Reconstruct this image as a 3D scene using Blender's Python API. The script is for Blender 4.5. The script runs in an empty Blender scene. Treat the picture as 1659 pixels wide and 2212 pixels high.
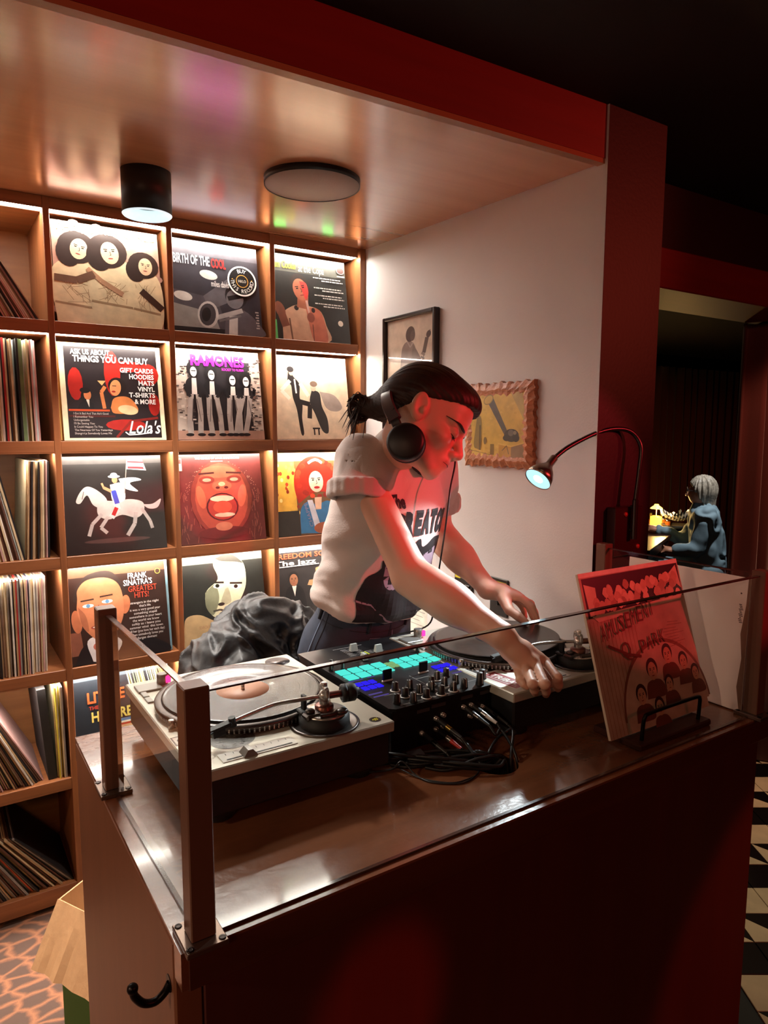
import bpy, bmesh, math, random
import numpy as np
from math import sin, cos, pi, radians, sqrt
from mathutils import Vector as V, Matrix, Euler, noise as mnoise
from mathutils.bvhtree import BVHTree
S = bpy.context.scene
COL = S.collection
random.seed(7)

# ------------------------------------------------------------------ camera
_pit, _rol, _yaw = 0.11744, 0.0029, 0.57923
_F = V((sin(_yaw) * cos(_pit), cos(_yaw) * cos(_pit), -sin(_pit)))
_R0 = V((cos(_yaw), -sin(_yaw), 0.0))
_U0 = _R0.cross(_F)
_R = _R0 * cos(_rol) + _U0 * sin(_rol)
_U = -_R0 * sin(_rol) + _U0 * cos(_rol)
cd = bpy.data.cameras.new('camera')
cd.sensor_fit = 'VERTICAL'
cd.sensor_height = 36.0
cd.lens = 1507.35 / 2212 * 36.0
cd.clip_start = 0.02
cam = bpy.data.objects.new('camera', cd)
COL.objects.link(cam)
M = Matrix((_R, _U, -_F)).transposed().to_4x4()
M.translation = V((0.024, -2.434, 1.6188))
cam.matrix_world = M
S.camera = cam

# ------------------------------------------------------------------ world, exposure
w = bpy.data.worlds.new('room_dark')
S.world = w
w.use_nodes = True
w.node_tree.nodes['Background'].inputs[0].default_value = (1.0, 0.3, 0.22, 1)
w.node_tree.nodes['Background'].inputs[1].default_value = 0.008
S.view_settings.view_transform = 'Standard'
S.view_settings.look = 'None'
S.view_settings.gamma = 1
S.view_settings.use_curve_mapping = False
S.view_settings.exposure = 0.0

# ------------------------------------------------------------------ lamps of the room, with added fill lights
def spot(name, loc, target, power, col, size, blend=0.3, rad=0.03):
    l = bpy.data.lights.new(name, 'SPOT')
    l.energy = power; l.color = col; l.spot_size = radians(size); l.spot_blend = blend
    l.shadow_soft_size = rad
    o = bpy.data.objects.new(name, l); COL.objects.link(o)
    o.location = loc
    o.rotation_euler = (V(target) - V(loc)).to_track_quat('-Z', 'Y').to_euler()
    return o
RED = (1.0, 0.035, 0.06)
spot('red_spotlight', (2.6, -3.7, 2.36), (1.47, -1.45, 1.45), 190, RED, 15.2, 0.06)
spot('red_spotlight', (2.6, -3.7, 2.36), (0.99, -1.2, 1.50), 175, RED, 9.5, 0.5)
spot('red_spotlight', (2.9, -3.6, 2.36), (1.60, -1.62, 0.42), 110, (1.0, 0.05, 0.03), 13, 0.4)
spot('red_spotlight', (0.75, -3.9, 2.36), (0.545, -1.63, 0.74), 95, (1.0, 0.05, 0.03), 5.5, 0.5)  # added narrow spot, puts a red patch on the counter front
spot('red_spotlight', (3.3, -3.2, 2.36), (1.0, -1.1, 2.40), 80, (1.0, 0.09, 0.05), 50, 0.8)
spot('red_spotlight', (3.6, -3.6, 2.36), (2.6, -.9, 1.9), 14, (1.0, 0.09, 0.05), 60, 0.8)
spot('warm_downlight', (-2.2, -1.75, 2.30), (0.25, -1.3, 0.45), 95, (1.0, 0.66, 0.46), 60, 0.9, 0.1)
spot('warm_downlight', (0.95, -1.85, 2.38), (1.25, -1.5, 1.0), 2.5, (1.0, 0.66, 0.45), 66, 0.9, 0.08)
spot('warm_downlight', (2.75, -1.35, 2.36), (2.65, -1.15, 0.0), 60, (1.0, 0.84, 0.6), 56, 0.8, 0.05)
spot('dining_spot', (5.0, 0.3, 2.4), (5.3, 0.95, 0.9), 95, (0.95, 0.93, 0.9), 45, 0.6, 0.04)
spot('dining_spot', (3.0, -1.5, 2.4), (3.3, -.7, 0.9), 40, (1.0, 0.35, 0.2), 60, 0.6, 0.04)  # added spot that brightens the near curtain, not over any table
def wash(name, loc, target, power, col, size):
    l = bpy.data.lights.new(name, 'AREA'); l.energy = power; l.color = col; l.shape = 'DISK'; l.size = size
    o = bpy.data.objects.new(name, l); COL.objects.link(o); o.location = loc
    o.rotation_euler = (V(target) - V(loc)).to_track_quat('-Z', 'Y').to_euler()
wash('red_room_fill', (1.6, -4.4, 2.38), (1.0, -1.0, 1.0), 10, (1.0, 0.09, 0.06), .7)  # added red fill standing in for the broad red room light
wash('warm_room_fill', (-1.6, -3.4, 2.38), (0.6, 0, 1.5), 13, (1.0, 0.50, 0.30), .5)  # added warm fill to lift the shelf fronts, no known source

# ------------------------------------------------------------------ helpers
def srgb(c):
    if isinstance(c, str):
        c = [int(c[i:i + 2], 16) / 255 for i in (0, 2, 4)]
    return tuple(x / 12.92 if x <= 0.04045 else ((x + 0.055) / 1.055) ** 2.4 for x in c)
_mats = {}
def mat(name, col=(.5, .5, .5), rough=.5, metal=0., bump=None, vary=None, coat=0., emit=None, grain=None, attr=False,
        sheen=0., aniso=0., spec=.5, sss=0.):
    """procedural principled material; vary=(scale,amount) mottles the colour, grain=(axis,scale,amount) wood grain"""
    if name in _mats: return _mats[name]
    m = bpy.data.materials.new(name); m.use_nodes = True
    nt = m.node_tree; N = nt.nodes; L = nt.links
    b = N['Principled BSDF']
    c = srgb(col) if isinstance(col, str) else col
    b.inputs['Base Color'].default_value = (*c, 1)
    b.inputs['Roughness'].default_value = rough
    b.inputs['Metallic'].default_value = metal
    b.inputs['Coat Weight'].default_value = coat
    b.inputs['Coat Roughness'].default_value = .08
    b.inputs['Specular IOR Level'].default_value = spec
    if sheen: b.inputs['Sheen Weight'].default_value = sheen
    if sss:
        b.inputs['Subsurface Weight'].default_value = sss
        b.inputs['Subsurface Radius'].default_value = (.012, .005, .003)
        b.inputs['Subsurface Scale'].default_value = 1.0
    if emit:
        b.inputs['Emission Color'].default_value = (*(srgb(emit[0]) if isinstance(emit[0], str) else emit[0]), 1)
        b.inputs['Emission Strength'].default_value = emit[1]
    tc = N.new('ShaderNodeTexCoord')
    src = None
    if attr:
        a = N.new('ShaderNodeAttribute'); a.attribute_name = 'Col'; src = a.outputs['Color']
    fac = None
    if grain:
        ax, sc, am = grain
        mp = N.new('ShaderNodeMapping'); L.new(tc.outputs['Object'], mp.inputs[0])
        s = [sc, sc, sc]; s['xyz'.index(ax)] = sc * .06
        mp.inputs['Scale'].default_value = s
        n = N.new('ShaderNodeTexNoise'); n.inputs['Scale'].default_value = 1; n.inputs['Detail'].default_value = 6
        n.inputs['Roughness'].default_value = .62; n.inputs['Distortion'].default_value = .35
        L.new(mp.outputs[0], n.inputs['Vector']); fac = (n.outputs['Fac'], am)
    elif vary:
        n = N.new('ShaderNodeTexNoise'); n.inputs['Scale'].default_value = vary[0]; n.inputs['Detail'].default_value = 5
        L.new(tc.outputs['Object'], n.inputs['Vector']); fac = (n.outputs['Fac'], vary[1])
    if fac:
        mr = N.new('ShaderNodeMapRange')
        mr.inputs['From Min'].default_value = .3; mr.inputs['From Max'].default_value = .7
        mr.inputs['To Min'].default_value = 1 - fac[1]; mr.inputs['To Max'].default_value = 1 + fac[1]
        L.new(fac[0], mr.inputs['Value'])
        mx = N.new('ShaderNodeMix'); mx.data_type = 'RGBA'; mx.blend_type = 'MULTIPLY'; mx.inputs['Factor'].default_value = 1
        if src: L.new(src, mx.inputs[6])
        else: mx.inputs[6].default_value = (*c, 1)
        L.new(mr.outputs[0], mx.inputs[7]); src = mx.outputs[2]
    if src: L.new(src, b.inputs['Base Color'])
    if bump:
        n = N.new('ShaderNodeTexNoise'); n.inputs['Scale'].default_value = bump[0]; n.inputs['Detail'].default_value = 4
        L.new(tc.outputs['Object'], n.inputs['Vector'])
        bp = N.new('ShaderNodeBump'); bp.inputs['Strength'].default_value = bump[1]; bp.inputs['Distance'].default_value = .01
        L.new(n.outputs['Fac'], bp.inputs['Height']); L.new(bp.outputs[0], b.inputs['Normal'])
    _mats[name] = m
    return m

def glow(name, col, strength):
    if name in _mats: return _mats[name]
    m = bpy.data.materials.new(name); m.use_nodes = True
    nt = m.node_tree; nt.nodes.clear()
    e = nt.nodes.new('ShaderNodeEmission'); o = nt.nodes.new('ShaderNodeOutputMaterial')
    e.inputs[0].default_value = (*(srgb(col) if isinstance(col, str) else col), 1); e.inputs[1].default_value = strength
    nt.links.new(e.outputs[0], o.inputs[0]); _mats[name] = m
    return m

def glassmat(name, tint=(.93, .97, .95), rough=0.0):
    if name in _mats: return _mats[name]
    m = bpy.data.materials.new(name); m.use_nodes = True
    nt = m.node_tree; nt.nodes.clear(); N = nt.nodes; L = nt.links
    o = N.new('ShaderNodeOutputMaterial'); mx = N.new('ShaderNodeMixShader')
    t = N.new('ShaderNodeBsdfTransparent'); g = N.new('ShaderNodeBsdfGlossy'); f = N.new('ShaderNodeFresnel')
    t.inputs[0].default_value = (*tint, 1); g.inputs['Roughness'].default_value = rough; f.inputs[0].default_value = 1.45
    ge = N.new('ShaderNodeNewGeometry'); ml = N.new('ShaderNodeMath'); ml.operation = 'MULTIPLY_ADD'; ml.inputs[1].default_value = -1; ml.inputs[2].default_value = 1
    m2 = N.new('ShaderNodeMath'); m2.operation = 'MULTIPLY'; L.new(ge.outputs['Backfacing'], ml.inputs[0]); L.new(ml.outputs[0], m2.inputs[0]); L.new(f.outputs[0], m2.inputs[1])
    L.new(m2.outputs[0], mx.inputs[0]); L.new(t.outputs[0], mx.inputs[1]); L.new(g.outputs[0], mx.inputs[2])
    L.new(mx.outputs[0], o.inputs[0]); _mats[name] = m
    return m

def tag(o, label=None, cat=None, group=None, kind=None):
    if label: o['label'] = label
    if cat: o['category'] = cat
    if group: o['group'] = group
    if kind: o['kind'] = kind
    return o
def thing(name, label, cat, loc=(0, 0, 0), group=None, rot=None):
    o = bpy.data.objects.new(name, None); COL.objects.link(o)
    o.location = loc; o.empty_display_size = .05
    if rot: o.rotation_euler = rot
    return tag(o, label, cat, group)
def rootloc(p):
    t = V((0, 0, 0))
    while p: t += p.location; p = p.parent
    return t

class B:
    """mesh builder: boxes, lathes, tubes, prisms and polygons collected into ONE mesh object"""
    def __init__(s, T=None): s.v = []; s.f = []; s.c = []; s.sm = []; s.T = T
    def add(s, vs, fs, col=None, smooth=False, T=None):
        n = len(s.v)
        if T is None: T = s.T
        s.v += [tuple(T @ V(p)) if T else tuple(p) for p in vs]
        for f in fs:
            s.f.append([i + n for i in f]); s.c.append(col); s.sm.append(smooth)
        return s
    def box(s, lo, hi, b=0., col=None, T=None):
        x0, y0, z0 = lo; x1, y1, z1 = hi
        if b <= 0:
            vs = [(x, y, z) for x in (x0, x1) for y in (y0, y1) for z in (z0, z1)]
            return s.add(vs, [(0, 1, 3, 2), (4, 6, 7, 5), (0, 4, 5, 1), (2, 3, 7, 6), (0, 2, 6, 4), (1, 5, 7, 3)], col, False, T)
        b = min(b, (x1 - x0) * .49, (y1 - y0) * .49, (z1 - z0) * .49)
        vs = []; idx = {}
        for ix in (0, 1):
            for iy in (0, 1):
                for iz in (0, 1):
                    c = ((x0, x1)[ix], (y0, y1)[iy], (z0, z1)[iz]); d = [b if k == 0 else -b for k in (ix, iy, iz)]
                    for a in range(3):
                        p = [c[k] + (0 if k == a else d[k]) for k in range(3)]
                        idx[(ix, iy, iz, a)] = len(vs); vs.append(p)
        fs = []
        for a in range(3):
            o1, o2 = [k for k in range(3) if k != a]
            for sd in (0, 1):
                q = []
                for u, w_ in ((0, 0), (1, 0), (1, 1), (0, 1)):
                    t = [0, 0, 0]; t[a] = sd; t[o1] = u; t[o2] = w_; q.append(idx[(*t, a)])
                fs.append(q)
        for a in range(3):
            o1, o2 = [k for k in range(3) if k != a]
            for u in (0, 1):
                for w_ in (0, 1):
                    q = []
                    for sd, k in ((0, o1), (1, o1), (1, o2), (0, o2)):
                        t = [0, 0, 0]; t[a] = sd; t[o1] = u; t[o2] = w_; q.append(idx[(*t, k)])
                    fs.append(q)
        for k in [(i, j, l) for i in (0, 1) for j in (0, 1) for l in (0, 1)]:
            fs.append([idx[(*k, a)] for a in range(3)])
        return s.add(vs, fs, col, False, T)
    def lathe(s, prof, n=24, c=(0, 0, 0), col=None, smooth=True, T=None, cap=True):
        """prof: (radius, height) list turned about Z at c"""
        vs = []; fs = []
        for r, z in prof:
            for k in range(n):
                a = 2 * pi * k / n; vs.append((c[0] + r * cos(a), c[1] + r * sin(a), c[2] + z))
        m = len(prof)
        for i in range(m - 1):
            for k in range(n):
                k2 = (k + 1) % n; fs.append((i * n + k, i * n + k2, (i + 1) * n + k2, (i + 1) * n + k))
        s.add(vs, fs, col, smooth, T)
        if cap:
            if prof[0][0] > 1e-6: s.add(vs[:n], [list(range(n))[::-1]], col, False, T)
            if prof[-1][0] > 1e-6: s.add(vs[-n:], [list(range(n))], col, False, T)
        return s
    def cyl(s, r, z0, z1, n=20, c=(0, 0, 0), b=0., col=None, T=None):
        if b: return s.lathe([(r - b, z0), (r, z0 + b), (r, z1 - b), (r - b, z1)], n, c, col, n > 8, T)
        return s.lathe([(r, z0), (r, z1)], n, c, col, n > 8, T)
    def tube(s, pts, r, n=8, col=None, closed=False, T=None):
        pts = [V(p) for p in pts]; m = len(pts)
        rs = r if isinstance(r, (list, tuple)) else [r] * m
        vs = []; fs = []; up = None
        for i, p in enumerate(pts):
            if closed: d = pts[(i + 1) % m] - pts[i - 1]
            else: d = pts[min(i + 1, m - 1)] - pts[max(i - 1, 0)]
            d.normalize()
            if up is None: up = V((0, 0, 1)) if abs(d.z) < .9 else V((1, 0, 0))
            x = d.cross(up); x.normalize(); up = x.cross(d); up.normalize()
            for k in range(n):
                a = 2 * pi * k / n; vs.append(p + (x * cos(a) + up * sin(a)) * rs[i])
        for i in range(m if closed else m - 1):
            for k in range(n):
                j = (i + 1) % m; k2 = (k + 1) % n; fs.append((i * n + k, i * n + k2, j * n + k2, j * n + k))
        s.add(vs, fs, col, n > 4, T)
        if not closed:
            s.add(vs[:n], [list(range(n))], col, False, T); s.add(vs[-n:], [list(range(n))[::-1]], col, False, T)
        return s
    def prism(s, poly, z0, z1, col=None, T=None):
        n = len(poly)
        vs = [(x, y, z0) for x, y in poly] + [(x, y, z1) for x, y in poly]
        fs = [list(range(n))[::-1], [n + i for i in range(n)]] + [(i, (i + 1) % n, n + (i + 1) % n, n + i) for i in range(n)]
        return s.add(vs, fs, col, False, T)
    def poly(s, pts, col=None, T=None):
        return s.add(pts, [list(range(len(pts)))], col, False, T)
    def ball(s, r, c, n=12, col=None, T=None):
        if not isinstance(r, (tuple, list)): r = (r, r, r)
        vs = []; fs = []; m = max(4, n // 2)
        for i in range(m + 1):
            t = pi * i / m
            for k in range(n):
                a = 2 * pi * k / n
                vs.append((c[0] + r[0] * sin(t) * cos(a), c[1] + r[1] * sin(t) * sin(a), c[2] + r[2] * cos(t)))
        for i in range(m):
            for k in range(n):
                k2 = (k + 1) % n; fs.append((i * n + k, (i + 1) * n + k, (i + 1) * n + k2, i * n + k2))
        return s.add(vs, fs, col, True, T)
    def build(s, name, m, parent=None, local=False, origin=None):
        off = V((0, 0, 0))
        if parent and not local: off = rootloc(parent)
        if origin is not None: off = V(origin)
        me = bpy.data.meshes.new(name)
        me.from_pydata([tuple(V(p) - off) for p in s.v] if off.length else s.v, [], s.f)
        ms = m if isinstance(m, (list, tuple)) else [m]
        for x in ms: me.materials.append(x)
        me.polygons.foreach_set('use_smooth', s.sm)
        if any(isinstance(c, int) for c in s.c):
            me.polygons.foreach_set('material_index', [c if isinstance(c, int) else 0 for c in s.c])
        elif any(c is not None for c in s.c):
            at = me.color_attributes.new('Col', 'FLOAT_COLOR', 'CORNER')
            buf = []
            for p, c in zip(me.polygons, s.c):
                q = (*(srgb(c) if isinstance(c, str) else (c or (.5, .5, .5))), 1.0)
                buf += list(q) * p.loop_total
            at.data.foreach_set('color', buf)
        me.update()
        o = bpy.data.objects.new(name, me); COL.objects.link(o)
        if parent: o.parent = parent
        if origin is not None and not parent: o.location = origin
        return o

def spline(pts, n=8):
    """Catmull-Rom through the points"""
    P = [V(p) for p in pts]; P = [P[0] * 2 - P[1]] + P + [P[-1] * 2 - P[-2]]
    out = []
    for i in range(1, len(P) - 2):
        for k in range(n):
            t = k / n; a, b, c, d = P[i - 1:i + 3]
            out.append(.5 * ((2 * b) + (c - a) * t + (2 * a - 5 * b + 4 * c - d) * t * t + (3 * b - a - 3 * c + d) * t ** 3))
    out.append(P[-2]); return out

_txt = {}
def textpolys(s, offset=0., shear=0., space=1.):
    """filled outline of a line of text from Blender's built-in face: (verts, faces, width, height) with cap height 1"""
    k = (s, offset, shear, space)
    if k in _txt: return _txt[k]
    cu = bpy.data.curves.new('lettering', 'FONT'); cu.body = s; cu.size = 1.0
    cu.offset = offset; cu.shear = shear; cu.space_character = space; cu.resolution_u = 2; cu.fill_mode = 'FRONT'
    ob = bpy.data.objects.new('lettering', cu); COL.objects.link(ob)
    dg = bpy.context.evaluated_depsgraph_get()
    me = bpy.data.meshes.new_from_object(ob.evaluated_get(dg))
    vs = [(v.co.x, v.co.y) for v in me.vertices]; fs = [list(p.vertices) for p in me.polygons]
    bpy.data.objects.remove(ob); bpy.data.curves.remove(cu); bpy.data.meshes.remove(me)
    if not vs: vs = [(0, 0)]; fs = []
    x0 = min(p[0] for p in vs); x1 = max(p[0] for p in vs)
    vs = [((x - x0) / .69, y / .69) for x, y in vs]
    _txt[k] = (vs, fs, (x1 - x0) / .69)
    return _txt[k]

class Print(B):
    """flat print in unit coordinates: u to the right, v down, each shape a hair above the one before"""
    def __init__(s, w, h, step=.00001, base=.0002):
        super().__init__(); s.w = w; s.h = h; s.z = base; s.step = step
    def P(s, u, v): return (u * s.w, (1 - v) * s.h, s.z)
    def up(s): s.z += s.step
    def rect(s, u0, v0, u1, v1, c): return s.pg([(u0, v0), (u1, v0), (u1, v1), (u0, v1)], c)
    def pg(s, pts, c):
        s.up(); B.add(s, [s.P(*p) for p in pts], [list(range(len(pts)))[::-1]], c); return s
    def blob(s, pts, c, n=5):
        q = [(p.x, p.y) for p in spline([(*p, 0) for p in pts] + [(*pts[0], 0)], n)][:-1]
        return s.pg(q, c)
    def el(s, u, v, ru, rv, c, rot=0., n=20, a0=0., a1=2 * pi):
        r = radians(rot); q = []
        full = a1 - a0 > 6.2
        for k in range(n if full else n + 1):
            a = a0 + (a1 - a0) * k / n; x = ru * cos(a); y = rv * sin(a)
            q.append((u + x * cos(r) - y * sin(r), v + x * sin(r) + y * cos(r)))
        return s.pg(q, c)
    def line(s, pts, wd, c):
        s.up()
        for (a, b), (d, e) in zip(pts, pts[1:]):
            l = sqrt((d - a) ** 2 + (e - b) ** 2) or 1; nx = -(e - b) / l * wd / 2; ny = (d - a) / l * wd / 2
            B.add(s, [s.P(a + nx, b + ny), s.P(d + nx, e + ny), s.P(d - nx, e - ny), s.P(a - nx, b - ny)], [(0, 1, 2, 3)], c)
        return s
    def text(s, t, u, v, ht, c, width=None, al='l', off=0., shear=0., rot=0., space=1.):
        """cap height ht, baseline at v; width squeezes the line to that width"""
        s.up(); vs, fs, wd = textpolys(t, off, shear, space)
        k = ht if width is None else width / wd * s.w / s.h if wd else ht
        kx = ht * s.h / s.w if width is None else width / wd
        W = wd * kx; ox = {'l': 0, 'c': -W / 2, 'r': -W}[al]
        r = radians(rot); q = []
        for x, y in vs:
            a = (x * kx + ox) * s.w; b = y * ht * s.h
            q.append((u * s.w + a * cos(r) - b * sin(r), (1 - v) * s.h + a * sin(r) + b * cos(r), s.z))
        return B.add(s, q, fs, c)
    def arc(s, t, u, v, rad, ht, c, mid=90., span=90., inward=False):
        """text along a circle; mid angle in degrees (90 = top)"""
        n = len(t)
        for i, ch in enumerate(t):
            if ch == ' ': continue
            f = (i + .5) / n - .5
            a = radians(mid + (f if inward else -f) * span)
            R_ = rad
            uu = u + R_ * cos(a); vv = v - R_ * sin(a) * s.w / s.h
            s.z -= s.step
            s.text(ch, uu, vv, ht, c, al='c', rot=math.degrees(a) + (90 if inward else -90))
        s.up(); return s

# ------------------------------------------------------------------ materials of the room
wood_x = mat('stained_wood_x', '935a35', .42, grain=('x', 34, .28), bump=(60, .05))
wood_z = mat('stained_wood_z', '935a35', .42, grain=('z', 34, .28), bump=(60, .05))
wood_back = mat('stained_wood_back', '9a6238', .5, grain=('x', 26, .2))
soffit_m = mat('lacquered_soffit', 'd08f64', .22, grain=('x', 12, .10), bump=(7, .035), coat=1.0, spec=.8)
soffit_m.node_tree.nodes['Principled BSDF'].inputs['Coat Roughness'].default_value = .19; soffit_m.node_tree.nodes['Principled BSDF'].inputs['Coat IOR'].default_value = 1.85
red_wall = mat('dark_red_paint', '1b0405', .55, bump=(90, .05))
red_beam = mat('red_beam_paint', '7a1410', .5, grain=('x', 20, .12))
taupe = mat('taupe_paint', 'd8d2d0', .62, bump=(160, .06), vary=(2.5, .03))
dark_ceil = mat('dark_ceiling_paint', '140607', .8, vary=(3, .1))
black_floor = mat('black_floor', '0a0808', .5)

def struct(b, name, m, label=None):
    return tag(b.build(name, m), label, None, None, 'structure')

XW = 1.526; YW = -1.177; CEIL = 2.44
# carpet under the shelf side, tiles beyond the counter
struct(B().box((-2.5, -5.2, -.05), (1.74, 0.6, 0.0)), 'floor', None or (lambda: (
    mat('patterned_carpet', '3a2218', .95)))())
def carpet():
    m = _mats['patterned_carpet']; nt = m.node_tree; N = nt.nodes; L = nt.links; b = N['Principled BSDF']
    tc = N.new('ShaderNodeTexCoord'); mp = N.new('ShaderNodeMapping'); mp.inputs['Rotation'].default_value = (0, 0, radians(-8))
    mp.inputs['Scale'].default_value = (11.5, 21, 1); L.new(tc.outputs['Object'], mp.inputs[0])
    nz = N.new('ShaderNodeTexNoise'); nz.inputs['Scale'].default_value = .9; L.new(mp.outputs[0], nz.inputs['Vector'])
    ad = N.new('ShaderNodeMixRGB'); ad.blend_type = 'ADD'; ad.inputs[0].default_value = .7
    L.new(mp.outputs[0], ad.inputs[1]); L.new(nz.outputs['Color'], ad.inputs[2])
    vo = N.new('ShaderNodeTexVoronoi'); vo.voronoi_dimensions = '2D'; vo.feature = 'DISTANCE_TO_EDGE'; vo.inputs['Scale'].default_value = 1
    vo.inputs['Randomness'].default_value = .8
    L.new(ad.outputs[0], vo.inputs['Vector'])
    n2 = N.new('ShaderNodeTexNoise'); n2.inputs['Scale'].default_value = 420; n2.inputs['Detail'].default_value = 2; L.new(tc.outputs['Object'], n2.inputs['Vector'])
    su = N.new('ShaderNodeMath'); su.operation = 'MULTIPLY_ADD'; su.inputs[1].default_value = .16; L.new(n2.outputs['Fac'], su.inputs[0]); L.new(vo.outputs['Distance'], su.inputs[2])
    cr = N.new('ShaderNodeValToRGB'); cr.color_ramp.elements[0].position = .09; cr.color_ramp.elements[0].color = (*srgb('a46c4d'), 1)
    cr.color_ramp.elements[1].position = .27; cr.color_ramp.elements[1].color = (*srgb('5f483d'), 1)
    L.new(su.outputs[0], cr.inputs[0]); L.new(cr.outputs[0], b.inputs['Base Color'])
    bp = N.new('ShaderNodeBump'); bp.inputs['Strength'].default_value = .5; bp.inputs['Distance'].default_value = .004
    L.new(su.outputs[0], bp.inputs['Height']); L.new(bp.outputs[0], b.inputs['Normal'])
carpet()
fl2 = struct(B().box((1.74, -5.2, -.05), (9.5, 8, -.004)), 'floor', black_floor)
tile_m = mat('cream_tile', 'cdb894', .35, vary=(14, .12)); tile_b = mat('black_tile', '0d0b0b', .3)
def tiles():
    # black and cream tiles in slanting bands: a cream square, a cream half square, then black
    T = .1335; g = .0012; q = {}
    q['c'] = B().box((g, g, -.004), (T - g, T - g, .002), .0012); q['k'] = B().box((g, g, -.004), (T - g, T - g, .0016), .0012)
    q['t'] = B().prism([(g, g), (T - 2 * g, g), (g, T - 2 * g)], -.004, .002); q['u'] = B().prism([(T - g, T - g), (2 * g, T - g), (T - g, 2 * g)], -.004, .0016)
    me = {}
    for k, bb in q.items():
        o = bb.build('floor_tile', tile_m if k in 'ct' else tile_b); me[k] = o.data; bpy.data.objects.remove(o)
    a = radians(-33.2); ux, uy = cos(a), sin(a); nx, ny = -uy, ux
    def put(k, x, y):
        o = bpy.data.objects.new('floor_tile', me[k]); COL.objects.link(o); o.parent = fl2; o.location = (x, y, 0); o.rotation_euler = (0, 0, a)
    for i in range(-4, 16):
        for j in range(15, 27):
            n = .157 + i * T; s = j * T; x, y = ux * s + nx * n, uy * s + ny * n
            if x < 1.79 or x > 3.9 or y > -.55 or (y > YW - .2 and x < 1.9): continue
            k = 'ctk'[(-i + 2 * (j % 3 == 0) * 0) % 3]
            put(k, x, y)
            if k == 't': put('u', x, y)
tiles()
struct(B().box((-2.5, -5.2, CEIL), (9.5, 8, CEIL + .05)), 'ceiling', dark_ceil)
# boxed-in soffit over the shelf
sf = B(); sf.add([(-2.4, .02, 2.326), (XW, .02, 2.326), (XW, -1.148, 2.302), (-2.4, -1.03, 2.302),
                  (-2.4, .02, CEIL), (XW, .02, CEIL), (XW, -1.148, CEIL), (-2.4, -1.03, CEIL)],
                 [(0, 1, 2, 3), (0, 4, 5, 1), (1, 5, 6, 2), (2, 6, 7, 3), (3, 7, 4, 0)])
struct(sf, 'ceiling', soffit_m, 'lacquered wood soffit over the record shelf')
bm_ = B(); bm_.add([(-2.4, -1.032, 2.31), (XW + .008, -1.15, 2.31), (XW + .008, -1.17, 2.31), (-2.4, -1.052, 2.31),
                    (-2.4, -1.032, CEIL), (XW + .008, -1.15, CEIL), (XW + .008, -1.17, CEIL), (-2.4, -1.052, CEIL)],
                   [(3, 2, 1, 0), (4, 5, 6, 7), (0, 1, 5, 4), (1, 2, 6, 5), (2, 3, 7, 6), (3, 0, 4, 7)])
struct(bm_, 'trim_1', red_beam, 'red painted beam along the edge of the soffit')
tr = B(); tr.add([(-2.4, -1.026, 2.298), (XW, -1.144, 2.298), (XW, -1.168, 2.298), (-2.4, -1.05, 2.298),
                  (-2.4, -1.026, 2.31), (XW, -1.144, 2.31), (XW, -1.168, 2.31), (-2.4, -1.05, 2.31)],
                 [(3, 2, 1, 0), (4, 5, 6, 7), (0, 1, 5, 4), (1, 2, 6, 5), (2, 3, 7, 6), (3, 0, 4, 7)])
struct(tr, 'trim_2', mat('pale_edge_wood', 'a8714f', .3), 'pale wooden edge strip under the red beam')
# thick wall between the booth and the dining room: taupe on the booth side, dark red on its end and far side
struct(B().box((XW, YW + .0006, 0), (XW + .0005, .6, CEIL)), 'wall_right', taupe)
struct(B().box((XW + .0006, YW, 0), (1.762, .6, CEIL - .001)), 'wall_center', red_wall, 'dark red end of the booth wall')
struct(B().box((-2.5, .385, 0), (XW, .6, CEIL - .12)), 'wall_back', taupe)
struct(B().box((-2.55, -5.2, 0), (-2.5, .6, CEIL)), 'wall_left', taupe)
struct(B().box((-2.5, -5.25, 0), (9.5, -5.2, CEIL)), 'wall_front', red_wall)
# header over the way into the dining room
struct(B().box((1.762, -.9, 2.225), (9.5, -.6, CEIL)), 'wall_header', red_wall, 'dark wall above the opening')
struct(B().box((1.762, -.93, 2.092), (9.5, -.66, 2.224), .004), 'trim_3', red_beam, 'red lintel over the curtained opening')
struct(B().box((1.762, 3.9, 0), (9.5, 3.95, CEIL)), 'wall_far', red_wall)
struct(B().box((9.45, -5.2, 0), (9.5, 3.95, CEIL)), 'wall_far_right', red_wall)

# ------------------------------------------------------------------ record shelf
P_ = .375; T_ = .0195; H_ = .375; SH = .0393; DEP = .36
shelf = thing('record_shelf', 'stained oak wall shelf of square lit cells filled with records', 'shelf', (.75, .18, .03))
led_m = glow('led_strip_light', (1.0, .925, .83), 62.0)
def ztop(r): return 2.29 - (r - 1) * H_
for c in range(-1, 5):
    x = c * P_ + (0 if c < 4 else .014)
    hw = T_ / 2 if c < 4 else .0125
    zz = .06
    B().box((x - hw, -.0005, zz), (x + hw, DEP, 2.326), .0015).build('post', wood_z, shelf)
for c in range(-1, 4):
    x0 = c * P_ + T_ / 2; x1 = x0 + P_ - T_
    for r in range(1, 8):
        z1 = ztop(r) + SH
        if r == 1: z1 = 2.325
        z0 = ztop(r)
        if r == 7: z0 = ztop(7) - .02
        # board with a recess under its front edge for the light strip
        b = B()
        if r <= 5: b.box((x0, .001, z0 + .004), (x1, DEP, z1), .001).box((x0, .001, z0), (x1, .006, z0 + .004)).box((x0, .05, z0), (x1, DEP, z0 + .004))
        else: b.box((x0, .001, z0), (x1, DEP, z1), .001)
        b.build('shelf_board', wood_x, shelf)
        if r <= 5:
            B().box((x0 + .002, .008, z0 + .0005), (x1 - .002, .046, z0 + .0035)).build('light_strip', led_m, shelf)
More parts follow.
